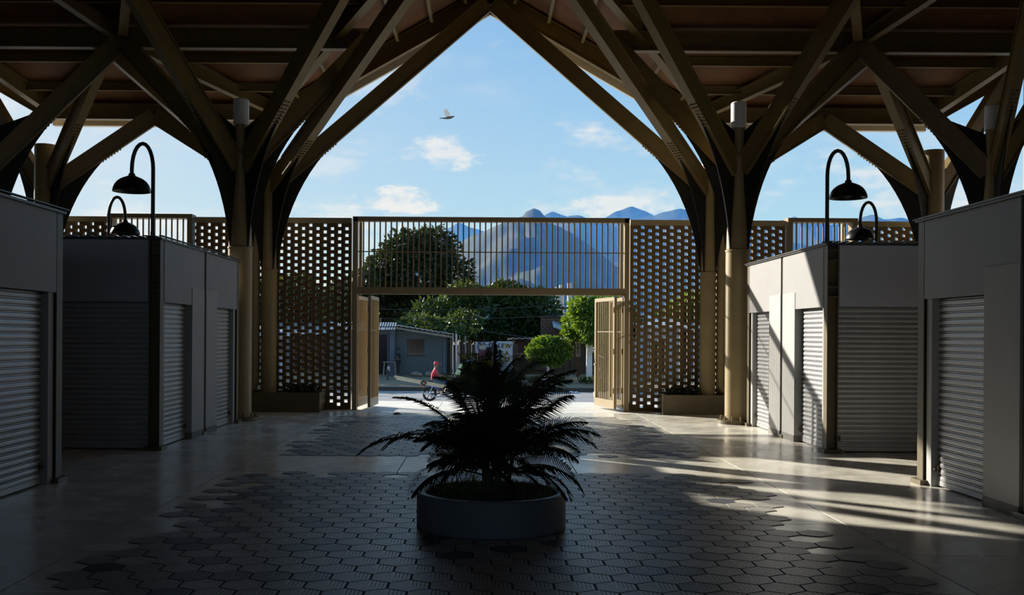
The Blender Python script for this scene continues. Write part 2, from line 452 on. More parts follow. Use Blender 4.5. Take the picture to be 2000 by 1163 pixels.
# ------------------------------------------------------------------ roof
def zN(x): return 9.5 - 0.574 * abs(x - AX)
def zS(y): return 6.75 + 0.452 * (22.6 - y)
YR = 22.6 - (9.5 - 6.75) / 0.452            # ridge of the cross roof
XV = (9.5 - 6.75) / 0.574                   # half width of the entrance gable
def valley_x(y): return XV * (y - YR) / (22.6 - YR)   # half width of the gable at depth y
PER = 14.45
ceil = empty('ceiling', (0, 16, 6.75), 'brown boarded roof underside folding over the hall', None, None, 'structure')
def panel(poly, nm='roof_panel'):
    return MB().prism(poly, (0, 0, 0.12)).build(nm, 'roof_ply', ceil)
YE = 23.15
for k in (-1, 0, 1):
    c = AX + k * PER
    for s in (-1, 1):
        panel([(c, YE, 9.5), (c + s * XV, YE, 6.75), (c + s * XV, 22.6, 6.75), (c, YR, 9.5)])
for s in (-1, 1):
    x0, x1 = AX + s * XV, AX + s * (PER - XV)
    panel([(x0, YE, zS(YE)), (x1, YE, zS(YE)), (x1, 22.6, 6.75), (AX + s * PER, YR, 9.5), (AX, YR, 9.5), (x0, 22.6, 6.75)])
zz = [(YR, 9.5), (10.4, 6.75), (4.3, 9.5), (-1.8, 6.75), (-7.9, 9.5), (-14.3, 6.6)]
for (ya, za), (yb, zb) in zip(zz[:-1], zz[1:]):
    panel([(-14.6, ya, za), (14.6, ya, za), (14.6, yb, zb), (-14.6, yb, zb)])
# purlins
for y in (22.0, 21.15, 19.55, 18.7, 17.85, 17.0):
    hw = valley_x(y)
    for s in (-1, 1):
        xa, xb = AX + s * (hw + 0.12), AX + s * (PER - hw - 0.12)
        z = zS(y) - 0.09
        MB().ibeam((xa, y, z), (xb, y, z), 0.09, 0.18, 0.012, 0.012).build('purlin', 'bronze_paint', ceil)
for s in (-1, 1):
    for xx in (0.55, 1.3, 2.05, 2.8, 3.55, 4.25):
        ya = YR + (22.6 - YR) * xx / XV + 0.15
        z = 9.5 - 0.574 * xx - 0.09
        MB().ibeam((AX + s * xx, ya, z), (AX + s * xx, 22.75, z), 0.07, 0.18, 0.012, 0.012).build('purlin', 'bronze_paint', ceil)
    for xx in (9.0, 10.4, 11.6, 12.8):    # purlins of the neighbouring gables
        pass
# beams of the roof frame, each a thing of its own
def beam(name, p0, p1, w, h, label, mtl='bronze_paint', group=None, cat='beam'):
    return thing(MB().ibeam(p0, p1, w, h), name, mtl, label, cat, group)
SIDE = {-1: 'left', 1: 'right'}
for s in (-1, 1):
    sd = SIDE[s]
    # girder across the side roof
    beam('roof_girder', (AX + s * 2.42, 20.3, 7.48), (AX + s * 11.5, 20.3, 7.48), 0.2, 0.40, f'long bronze girder crossing under the {sd} roof slope, ending beside the opening')
    # eave beam + cream fascia
    beam('eave_beam', (AX + s * 4.9, 22.6, 6.51), (AX + s * 9.75, 22.6, 6.51), 0.2, 0.34, f'bronze eave beam along the low edge of the {sd} roof')
    tag(MB().box((AX + s * 4.8, 23.10, 6.31), (AX + s * 9.85, 23.25, 6.80)).build('trim_1' if s < 0 else 'trim_2', 'cream_trim'), f'cream fascia board on the low {sd} eave', None, None, 'structure')
    # rake beam of the entrance gable + fascia
    beam('rake_beam', (AX + s * 0.02, 22.85, 9.22), (AX + s * 4.75, 22.85, 9.22 - 0.574 * 4.73), 0.18, 0.40, f'sloping bronze rake beam on the {sd} of the entrance gable')
    mb = MB().bar((AX, 23.2, 9.20), (AX + s * 4.85, 23.2, 9.20 - 0.574 * 4.85), 0.10, 0.54)
    tag(mb.build('trim_3' if s < 0 else 'trim_4', 'cream_trim'), f'cream fascia board on the {sd} rake of the entrance gable', None, None, 'structure')
    # valley rafters
    beam('valley_rafter', (AX + s * XV, 22.55, 6.60), (AX + s * 0.15, YR + 0.1, 9.32), 0.18, 0.32, f'bronze valley rafter climbing inward on the {sd} of the opening')
    beam('valley_rafter', (AX + s * (PER - XV), 22.55, 6.60), (AX + s * (PER - 3.1), 19.38, 8.0), 0.18, 0.32, f'bronze valley rafter at the outer end of the {sd} roof')
    # neighbouring gable rakes
    beam('rake_beam', (AX + s * (PER - XV), 22.85, 6.50), (AX + s * (PER - 0.02), 22.85, 9.22), 0.18, 0.40, f'rake beam of the neighbouring gable at the far {sd} edge')
    # braces in the roof plane fanning from the girder
    for (x, y, z), w in (((4.85, 22.45, 6.62), 'down to the eave beside the entrance gable'), ((9.65, 22.45, 6.62), 'down to the outer corner of the eave'),
                         ((9.9, 17.0, 9.1), 'up and outward to the ridge'), ((5.85, 16.9, 9.15), 'up and inward to the ridge')):
        n0 = Vector((7.30, 20.3, 7.50)); n1 = Vector((x, y, z)); d = (n1 - n0).normalized()
        n0 += d * 0.2
        p0, p1 = (AX + s * n0.x, n0.y, n0.z), (AX + s * n1.x, n1.y, n1.z)
        beam('roof_brace', p0, p1, 0.18, 0.26, f'bronze brace from the {sd} girder {w}')
beam('ridge_beam', (AX, 16.6, 9.25), (AX, 22.7, 9.25), 0.18, 0.34, 'bronze ridge beam over the middle of the entrance')

# ------------------------------------------------------------------ branching steel columns
def tree_column(loc, rl, zl, ru, zt, branches, label, cap=None, zr=4.78, plate=True, pipe=0, zb=0.0, fin_top=5.5):
    c = Vector(loc); root = empty('tree_column', (c.x, c.y, zb), label, 'column', 'branching steel columns')
    if plate:
        b = MB().lathe((c.x, c.y, 0), [(rl + 0.14, 0), (rl + 0.14, 0.07), (rl + 0.03, 0.075)], 28, True)
        bo = b.build('base_plate', 'post_dark', root, True)
        for k in range(12):
            t = k * PI / 6; x, y = c.x + (rl + 0.075) * math.cos(t), c.y + (rl + 0.075) * math.sin(t)
            MB().tube((x, y, 0.07), (x, y, 0.15), 0.018, n=6).build('anchor_bolt', 'bronze_paint', bo)
    pr = [(rl, zb + 0.06 if plate else zb), (rl, zl - 0.03), (rl + 0.012, zl - 0.028), (rl + 0.012, zl), (rl - 0.01, zl + 0.02)]
    if zl + 0.1 < zt: pr += [(rl - 0.02, zl + 0.35), (ru + 0.0, zl + 1.3)] if rl > ru + 0.05 else []
    pr2 = pr + [(ru, zl + 1.32), (ru, zt)]
    MB().lathe((c.x, c.y, 0), [(r, z) for r, z in pr2], 32, True).build('column_shaft', 'bronze_column', root, True)
    if cap: MB().lathe((c.x, c.y, 0), [(ru + 0.02, zt), (ru + 0.02, zt + cap - 0.02), (ru, zt + cap)], 28, True).build('white_cap', 'white_cap', root, True)
    for end in branches:
        e = Vector(end); hd = Vector((e.x - c.x, e.y - c.y, 0)); hd.normalize()
        p0 = Vector((c.x, c.y, zr)) + hd * (ru * 0.6); d = (e - p0).normalized()
        mb = MB().ibeam(p0, e, 0.19, 0.35, 0.025, 0.03)
        # stiffening side plates close the section like the photographed box members
        pl0, pl1 = p0, e
        sdv = d.cross(Vector((0, 0, 1))).normalized(); u = sdv.cross(d).normalized()
        for q in (-1, 1): mb.bar(pl0 + sdv * q * 0.055, pl1 + sdv * q * 0.055, 0.012, 0.30)
        br = mb.build('branch', 'bronze_paint', root)
        bb = MB()
        for k in range(7):
            for q in (-0.06, -0.025, 0.025, 0.06):
                pt = p0 + d * (1.15 + 0.075 * k) + sdv * q - u * 0.175
                bb.tube(pt, pt - u * 0.022, 0.014, n=6)
        for k in range(6):
            for q in (-1, 1):
                for w in (-0.1, 0.1):
                    pt = p0 + d * (1.15 + 0.09 * k) + sdv * q * 0.061 + u * w
                    bb.tube(pt, pt + sdv * q * 0.02, 0.012, n=5)
        bo = bb.build('bolts', 'bronze_paint', br); bo['kind'] = 'stuff'
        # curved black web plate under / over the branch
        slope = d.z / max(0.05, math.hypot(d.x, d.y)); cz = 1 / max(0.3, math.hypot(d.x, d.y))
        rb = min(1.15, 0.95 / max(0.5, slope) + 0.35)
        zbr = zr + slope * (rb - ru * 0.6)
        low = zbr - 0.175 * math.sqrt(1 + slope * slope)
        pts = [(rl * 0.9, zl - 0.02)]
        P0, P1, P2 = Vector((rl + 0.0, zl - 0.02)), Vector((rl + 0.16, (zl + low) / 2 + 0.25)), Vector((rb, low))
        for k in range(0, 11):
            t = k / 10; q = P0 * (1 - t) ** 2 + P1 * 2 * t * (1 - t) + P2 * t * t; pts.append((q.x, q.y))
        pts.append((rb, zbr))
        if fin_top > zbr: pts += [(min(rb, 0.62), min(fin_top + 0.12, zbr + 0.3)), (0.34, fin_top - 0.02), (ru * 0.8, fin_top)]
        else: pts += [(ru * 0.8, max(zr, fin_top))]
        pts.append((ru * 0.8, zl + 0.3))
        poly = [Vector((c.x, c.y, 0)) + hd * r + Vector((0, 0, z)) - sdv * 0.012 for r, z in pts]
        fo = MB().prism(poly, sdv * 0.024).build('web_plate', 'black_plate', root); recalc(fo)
    if pipe:
        x = c.x + pipe * (rl + 0.11)
        MB().path([(x, c.y - 0.02, 5.2), (x, c.y - 0.02, 0.62), (x + pipe * 0.04, c.y - 0.02, 0.5), (x + pipe * 0.16, c.y - 0.04, 0.40)], 0.085, 12).build('downpipe', 'bronze_column', root, True)
    return root
for s in (-1, 1):
    sd = SIDE[s]
    X = lambda x: AX + s * x
    tree_column((X(4.70), 19.35, 0), 0.225, 3.27, 0.125, 5.58,
                [(X(7.0), 17.0, 9.05), (X(1.55), 17.0, 9.05), (X(7.30), 20.3, 7.45), (X(2.45), 20.3, 7.45)],
                f'bronze branching column with white cap beside the inner {sd} kiosk, nearest the aisle', 0.49)
    tree_column((X(4.66), 21.75, 0), 0.165, 3.0, 0.125, 5.25,
                [(AX + s * 0.06, 22.65, 8.98), (X(0.15), 17.0, 9.15), (X(7.35), 22.55, 6.42), (X(7.55), 20.32, 7.3)],
                f'slimmer bronze branching column rising from the planter box on the {sd} of the gate', 0.18, plate=False, pipe=s, zb=0.1, fin_top=5.15)
    tree_column((X(9.50), 19.35, 0), 0.225, 3.27, 0.125, 5.58,
                [(X(7.30), 20.3, 7.45), (X(9.25), 16.8, 9.1), (X(11.5), 20.3, 7.45)],
                f'bronze branching column with white cap at the outer {sd}, behind the near kiosk', 0.46)
    tree_column((X(9.43), 21.75, 0), 0.22, 3.0, 0.22, 5.62,
                [(X(7.62), 20.32, 7.3), (X(7.38), 22.55, 6.42), (X(11.4), 22.6, 7.4)],
                f'thick round bronze column stub with branches at the outer {sd} near the brick wall', None, plate=True, fin_top=4.8)

# ------------------------------------------------------------------ openwork brick walls
CH = 4.05 / 56; GP = 0.158; GW = 0.084
brick_meshes = {}
def brick_mesh(w):
    k = round(w, 3)
    if k not in brick_meshes:
        me = MB().box((-k / 2, -0.065, 0.0008), (k / 2, 0.065, CH - 0.0008)).mesh(); me.materials.append(M['brick_bronze']); brick_meshes[k] = me
    return brick_meshes[k]
def brick_wall(name, x0, x1, gap0, keep, label, Y=22.35):
    """gap0: centre of one column of openings; keep(x,z): brick is a single part"""
    w = empty(name, ((x0 + x1) / 2, Y, 0), label, None, None, 'structure')
    rest = MB(); cnt = 0
    for j in range(56):
        z = j * CH
        if j == 0:
            rest.box((x0, Y - 0.065, z), (x1, Y + 0.065, z + CH)); continue
        ph = gap0 + (j % 2) * GP
        k0 = math.floor((x0 - ph) / (2 * GP)) - 1; k1 = math.ceil((x1 - ph) / (2 * GP)) + 1
        for k in range(k0, k1):
            a = ph + k * 2 * GP + GW / 2; b = a + 2 * GP - GW
            a, b = max(a, x0), min(b, x1)
            if b - a < 0.012: continue
            jy = R.uniform(-0.003, 0.003)
            if keep((a + b) / 2, z) and cnt < 298:
                add('brick', brick_mesh(b - a), None, w, ((a + b) / 2, Y + jy, z)); cnt += 1
            else: rest.box((a, Y - 0.065, z + 0.0008), (b, Y + 0.065, z + CH - 0.0008))
    if rest.v: rest.build('bricks', 'brick_bronze', w)['kind'] = 'stuff'
    MB().box((x0, Y - 0.09, 4.05), (x1, Y + 0.09, 4.17)).build('coping', 'coping', w)
brick_wall('wall_far_left', -6.35, -2.94, -3.045, lambda x, z: x > -4.55 or (z > 3.3 and x < -5.6), 'openwork bronze brick screen wall on the left of the gate')
brick_wall('wall_far_right', 3.13, 6.50, 3.245, lambda x, z: x < 4.75 or (z > 3.3 and x > 5.6), 'openwork bronze brick screen wall on the right of the gate')
brick_wall('wall_outer_left', -11.6, -8.22, -8.43, lambda x, z: z > 3.4 and x > -9.3, 'openwork bronze brick screen wall behind the left kiosks')
brick_wall('wall_outer_right', 8.05, 11.7, 8.3, lambda x, z: z > 3.4 and x < 9.4, 'openwork bronze brick screen wall behind the right kiosks')

# ================================================================== OBJECTS
# ------------------------------------------------------------------ entrance gate
def grille(x0, x1, Y, zl, zh, root, pitch=0.1208, rail=None, bw=0.03):
    n = int(round((x1 - x0) / pitch))
    for i in range(1, n):
        x = x0 + (x1 - x0) * i / n
        MB().box((x - bw / 2, Y - 0.012, zl), (x + bw / 2, Y + 0.012, zh)).build('bar', 'gate_paint', root)
    if rail:
        MB().box((x0, Y - 0.02, rail - 0.011), (x1, Y - 0.006, rail + 0.011)).build('rail', 'gate_paint', root)
GX0, GX1, GY = -2.88, 3.08, 22.15
gate = empty('entrance_gate_frame', ((GX0 + GX1) / 2, GY, 0), 'tall bronze portal frame with a barred panel over the open entrance', 'gate frame')
for x in (GX0, GX1 - 0.1):
    MB().box((x, GY - 0.10, 0), (x + 0.1, GY + 0.10, 4.17)).build('post', 'gate_paint', gate)
for x in (GX0 + 0.1, GX1 - 0.16):
    MB().box((x, GY + 0.20, 2.5), (x + 0.06, GY + 0.28, 4.17)).build('inner_post', 'gate_paint', gate)
MB().box((GX0, GY - 0.10, 4.08), (GX1, GY + 0.10, 4.18)).build('top_rail', 'gate_paint', gate)
MB().box((GX0 + 0.1, GY - 0.10, 2.56), (GX1 - 0.1, GY + 0.10, 2.66)).build('transom', 'gate_paint', gate)
MB().box((GX0 + 0.1, GY - 0.06, 2.51), (GX1 - 0.1, GY + 0.06, 2.555)).build('door_track', 'gate_paint', gate)
grille(GX0 + 0.1, GX1 - 0.1, GY, 2.66, 4.08, gate, rail=3.43)
def leaf(p0, p1, label):
    p0, p1 = Vector((*p0, 0)), Vector((*p1, 0)); d = (p1 - p0).normalized(); nrm = Vector((-d.y, d.x, 0)); L = (p1 - p0).length
    root = empty('gate_leaf', p0, label, 'gate leaf', 'folded leaves of the entrance gate')
    def piece(a, b, z0, z1, t, nm):
        A, B = p0 + d * a, p0 + d * b
        mb = MB().prism([A - nrm * t / 2 + Vector((0, 0, z0)), B - nrm * t / 2 + Vector((0, 0, z0)), B + nrm * t / 2 + Vector((0, 0, z0)), A + nrm * t / 2 + Vector((0, 0, z0))], (0, 0, z1 - z0))
        o = mb.build(nm, 'gate_paint', root); recalc(o); return o
    piece(0, 0.08, 0.06, 2.48, 0.06, 'stile'); piece(L - 0.08, L, 0.06, 2.48, 0.06, 'stile')
    piece(0.08, L - 0.08, 2.40, 2.48, 0.06, 'leaf_top_rail'); piece(0.08, L - 0.08, 0.06, 0.24, 0.06, 'kick_plate')
    piece(0.08, L - 0.08, 1.72, 1.74, 0.015, 'middle_rail')
    n = 9
    for i in range(1, n):
        a = 0.08 + (L - 0.16) * i / n
        piece(a - 0.008, a + 0.008, 0.24, 2.40, 0.02, 'bar')
    for z in (0.45, 1.3, 2.2):
        MB().tube(p0 + nrm * 0.04 + Vector((0, 0, z - 0.06)), p0 + nrm * 0.04 + Vector((0, 0, z + 0.06)), 0.016, n=8).build('hinge', 'gate_paint', root)
    return root
leaf((-2.80, 22.22), (-2.71, 23.52), 'folded bronze gate leaf hinged to the left post')
leaf((-2.52, 22.15), (-2.47, 23.35), 'folded bronze gate leaf standing free of the left post, next to the street view')
leaf((2.99, 22.22), (2.86, 23.52), 'folded bronze gate leaf hinged to the right post')
rl = leaf((2.80, 22.12), (2.50, 23.30), 'folded bronze gate leaf with padlock standing out from the right post')
MB().box((2.47, 23.26, 1.02), (2.53, 23.34, 1.12)).sphere((2.49, 23.26, 0.98), 0.035).build('padlock', 'chrome', rl)
# barred side gates in the wall behind the kiosks
for s, x0, x1 in ((-1, -8.20, -6.38), (1, 6.53, 8.02)):
    g2 = empty('side_gate', ((x0 + x1) / 2, 22.3, 0), f'barred bronze side gate above the {SIDE[s]} kiosk roof', 'gate')
    for x in (x0, x1 - 0.1):
        MB().box((x, 22.15, 0), (x + 0.1, 22.45, 4.22)).build('post', 'gate_paint', g2)
    for x in (x0 + 0.12, x1 - 0.2):
        MB().box((x, 22.52, 0), (x + 0.08, 22.62, 4.17)).build('inner_post', 'gate_paint', g2)
    MB().box((x0 - 0.01, 22.14, 4.13), (x1 + 0.01, 22.46, 4.22)).build('top_rail', 'gate_paint', g2)
    MB().box((x0 + 0.1, 22.2, 2.56), (x1 - 0.1, 22.4, 2.66)).build('transom', 'gate_paint', g2)
    grille(x0 + 0.1, x1 - 0.1, 22.3, 2.66, 4.13, g2, rail=3.43)
    for k in (0, 1):
        w = (x1 - x0 - 0.2) / 2
        MB().box((x0 + 0.105 + k * w, 22.28, 0.05), (x0 + 0.095 + (k + 1) * w, 22.33, 2.56)).build('sun_block_leaf', 'gate_paint', g2)  # unseen solid leaves added to stop sun through the lower gate

# ------------------------------------------------------------------ planter boxes under the rear columns
def shrub(root, c, rx, ry, h, n, seed, mt='palm_leaf', ls=0.12):
    q = random.Random(seed); V, Fc = [], []
    for i in range(n):
        a = q.uniform(0, 2 * PI); r = math.sqrt(q.random())
        b = Vector((c[0] + rx * r * math.cos(a), c[1] + ry * r * math.sin(a), c[2] + h * q.random() ** 1.2))
        d = Vector((q.uniform(-1, 1), q.uniform(-1, 1), q.uniform(0.1, 1.2))).normalized(); sv = d.cross(Vector((q.uniform(-1, 1), q.uniform(-1, 1), 0.3))).normalized()
        l = ls * q.uniform(0.6, 1.3); k = len(V)
        V += [b, b + d * l * 0.5 + sv * l * 0.2, b + d * l, b + d * l * 0.5 - sv * l * 0.2]; Fc.append((k, k + 1, k + 2, k + 3))
    me = bpy.data.meshes.new('m'); l0 = Vector(c); me.from_pydata([tuple(v - l0) for v in V], [], Fc)
    o = add('foliage', me, mt, root, c); o['kind'] = 'stuff'; return o
for s, x0, x1 in ((-1, -5.05, -3.47), (1, 3.75, 5.12)):
    pb = empty('planter_box', ((x0 + x1) / 2, 21.8, 0), f'low bronze planter box at the foot of the {SIDE[s]} brick screen', 'planter')
    mb = MB().box((x0, 21.4, 0), (x1, 21.46, 0.41)).box((x0, 22.2, 0), (x1, 22.26, 0.41)).box((x0, 21.46, 0), (x0 + 0.06, 22.2, 0.41)).box((x1 - 0.06, 21.46, 0), (x1, 22.2, 0.41))
    mb.build('box_wall', 'post_dark', pb)
    MB().box((x0 + 0.06, 21.46, 0), (x1 - 0.06, 22.2, 0.36)).build('soil', 'soil', pb)
    xm = (x0 if s > 0 else x1) + s * 0.45
    pl = empty('low_shrub', (xm, 21.75, 0.36), f'dark low shrub growing in the {SIDE[s]} planter box', 'shrub')
    shrub(pl, (xm, 21.75, 0.34), 0.36, 0.2, 0.2, 320, 5 + s, ls=0.1)

# ------------------------------------------------------------------ kiosks
slat_meshes = {}
SH = 0.0715
def slat_mesh(w):
    k = round(w, 3)
    if k not in slat_meshes:
        prof = [(-0.013, 0.001), (-0.016, 0.010), (-0.017, 0.024), (-0.015, 0.040), (-0.012, 0.0465), (0.018, 0.0468), (0.018, 0.054), (-0.008, 0.0545), (-0.008, 0.0635), (0.018, 0.064), (0.018, 0.0713), (0.024, 0.0713), (0.024, 0.001)]
        n = len(prof); V = [(-k / 2, y, z) for y, z in prof] + [(k / 2, y, z) for y, z in prof]
        Fc = [(i, i + n, (i + 1) % n + n, (i + 1) % n) for i in range(n)] + [tuple(range(n)), tuple(range(2 * n - 1, n - 1, -1))]
        me = bpy.data.meshes.new('slat'); me.from_pydata(V, [], Fc); me.materials.append(M['shutter_steel']); me.update(); slat_meshes[k] = me
    return slat_meshes[k]
def shutter(root, a, b, plane, axis, sgn, ztop=2.07):
    """axis 'y': shutter runs along Y at X=plane, faces sgn*X ; axis 'x': runs along X at Y=plane, faces -Y"""
    lo, hi = min(a, b), max(a, b); cen = (lo + hi) / 2; w = hi - lo
    loc = Vector((plane, cen, 0)) if axis == 'y' else Vector((cen, plane, 0))
    mb = MB()
    if axis == 'y': mb.box((plane - 0.02, lo, 0.02), (plane + 0.02, hi, 0.075))
    else: mb.box((lo, plane - 0.02, 0.02), (hi, plane + 0.02, 0.075))
    sh = mb.build('shutter', 'shutter_steel', root)
    n = int((ztop - 0.075) / SH) + 1
    for i in range(n):
        o = add('slat', slat_mesh(w), None, sh, (loc.x, loc.y, 0.075 + i * SH))
        if axis == 'y': o.rotation_euler.z = -PI / 2 if sgn < 0 else PI / 2
    mb = MB()
    p = loc + (Vector((sgn * 0.02, w / 2 - 0.03, 0)) if axis == 'y' else Vector((-w / 2 + 0.04, -0.02, 0)))
    mb.box((p.x - 0.02, p.y - 0.02, 0.16), (p.x + 0.02, p.y + 0.02, 0.24)).tube((p.x, p.y, 0.2), (p.x + (sgn * 0.05 if axis == 'y' else 0), p.y - (0.05 if axis == 'x' else 0), 0.2), 0.012, n=6)
    mb.build('lock', 'post_dark', sh)
    return sh
def kiosk(s, xf, y0, y1, label, front=True):
    n_ = -s; xo = xf + s * 2.4
    k = empty('kiosk', ((xf + xo) / 2, (y0 + y1) / 2, 0), label, 'kiosk', 'market kiosks')
    rec = 0.12; ZF0, ZF1 = 2.08, 2.95
    MB().box((xf + s * 0.2, y0 + 0.2, 0.0), (xo - s * 0.2, y1 - 0.2, 2.9)).build('body', 'plinth', k)
    # posts
    def post(x, y, nm='corner_post'):
        mb = MB().ibeam((x, y, 0.05), (x, y, 2.97), 0.15, 0.16, 0.014, 0.012, up=(1, 0, 0))
        mb.box((x - 0.13, y - 0.13, 0), (x + 0.13, y + 0.13, 0.055))
        p = mb.build(nm, 'post_dark', k)
        for z in (2.88, 2.74, 2.36, 2.22):
            MB().box((x - 0.07, y - 0.085, z - 0.008), (x + 0.07, y + 0.085, z + 0.008)).build('stiffener', 'post_dark', p)
        return p
    for x in (xf + s * 0.08, xo - s * 0.08):
        for y in (y0 + 0.08, y1 - 0.08): post(x, y)
    ym = (y0 + y1) / 2
    post(xf + s * 0.10, ym, 'middle_post')
    # aisle face
    seg = (y1 - y0) / 4.6
    A = [y0 + v * seg for v in (0.17, 0.30, 1.56, 2.24)]; B = [y1 - v * seg for v in (0.17, 0.30, 1.56, 2.24)]
    for (p, j, sh, pe) in (A, B):
        lo, hi = sorted((p, ym + (-0.05 if pe < ym else 0.05)))
        MB().box((xf, lo + 0.02, ZF0), (xf + s * 0.07, hi, ZF1)).build('fascia_panel', 'panel_white', k)
        MB().box((xf + s * 0.03, min(p, j), 0.0), (xf + s * 0.15, max(p, j), ZF0)).build('jamb', 'pilaster_white', k)
        shutter(k, j, sh, xf + s * rec, 'y', n_)
        a, b = sorted((sh, pe))
        MB().box((xf - s * 0.008, a, 0.10), (xf + s * 0.16, b, 2.34)).build('pilaster', 'pilaster_white', k)
        MB().box((xf - s * 0.014, a, 0.0), (xf + s * 0.16, b, 0.10)).build('plinth', 'plinth', k)
    # faces across the aisle
    for Y, sg in ((y0, 1), (y1, -1)):
        a, b = sorted((xf + s * 0.17, xo - s * 0.17))
        MB().box((a, Y + sg * 0.01, ZF0), (b, Y + sg * 0.08, ZF1)).build('end_fascia', 'panel_grey', k)
        if sg > 0 and front: shutter(k, a, b, Y + 0.12, 'x', -1)
        else: MB().box((a, Y + sg * 0.10, 0), (b, Y + sg * 0.14, ZF0)).build('end_panel', 'pilaster_white', k)
    # outer long side
    MB().box((xo - s * 0.01, y0 + 0.17, 0), (xo - s * 0.08, y1 - 0.17, ZF1)).build('back_panel', 'panel_white', k)
    # corrugated roof sheet
    mb = MB(); nx = 44; xa, xb = sorted((xf - s * 0.05, xo + s * 0.05))
    for i in range(nx):
        x = xa + (xb - xa) * i / nx; x2 = xa + (xb - xa) * (i + 1) / nx
        z = 2.975 + (0.02 if i % 2 else 0.0)
        mb.box((x, y0 - 0.05, z), (x2, y1 + 0.05, z + 0.012))
    mb.box((xa + 0.02, y0 - 0.02, 2.952), (xb - 0.02, y1 + 0.02, 2.978))
    mb.build('roof_sheet', 'sheet_dark', k)
    return k
KL, KR = -4.56, 4.84
kiosk(-1, KL, 14.32, 18.90, 'grey shuttered kiosk on the left of the aisle, next to the branching column')
kiosk(-1, -4.68, 6.72, 11.32, 'grey shuttered kiosk at the left edge of the picture, nearest on that side', front=False)
kiosk(1, KR, 14.52, 18.98, 'white shuttered kiosk on the right of the aisle, striped with sunlight')
kiosk(1, 4.90, 7.02, 11.62, 'grey shuttered kiosk at the right edge of the picture, nearest on that side', front=False)

# ------------------------------------------------------------------ lamps on the kiosk corners
def lamp(x, y, s, z0, dz, label):
    l = empty('gooseneck_lamp', (x, y, z0), label, 'lamp', 'black gooseneck lamps over the kiosks')
    pts = [(x, y, z0), (x, y, 3.4 + dz), (x, y, 3.95 + dz)]
    a, b = 0.15, 0.36
    for k in range(1, 13):
        t = PI * k / 12; pts.append((x + s * (a - a * math.cos(t)), y, 3.95 + dz + b * math.sin(t)))
    pts.append((x + s * 2 * a, y, 3.86 + dz))
    MB().path(pts, 0.028, 10).build('pole', 'lamp_black', l, True)
    c = (x + s * 2 * a, y, 3.63 + dz)
    prof = [(0.262, 0.0), (0.262, 0.012)] + [(0.258 * math.cos(t), 0.012 + 0.21 * math.sin(t)) for t in (0.2, 0.45, 0.7, 0.95, 1.2)] + [(0.05, 0.225), (0.04, 0.26), (0.0, 0.262)]
    inner = [(0.24 * math.cos(t), 0.005 + 0.19 * math.sin(t)) for t in (1.5, 1.2, 0.8, 0.4, 0.0)]
    sh = MB().lathe(c, inner + prof, 36).build('shade', 'lamp_black', l, True)
    MB().sphere((c[0], c[1], c[2] + 0.10), (0.05, 0.05, 0.07)).build('bulb', 'lamp_inner', sh, True)
    MB().lathe((x, y, z0), [(0.07, 0), (0.07, 0.02), (0.032, 0.025), (0.032, 0.08)], 16, True).build('foot', 'lamp_black', l, True)
lamp(-4.70, 14.42, -1, 2.99, 0.0, 'black gooseneck lamp on the near corner of the left kiosk, arching outward')
lamp(4.86, 14.62, 1, 2.99, 0.0, 'black gooseneck lamp on the near corner of the right kiosk, arching outward')
lamp(-6.90, 18.7, 1, 2.99, -0.19, 'black gooseneck lamp half hidden behind the left kiosk roof')
lamp(7.14, 18.75, -1, 2.99, -0.19, 'black gooseneck lamp half hidden behind the right kiosk roof')

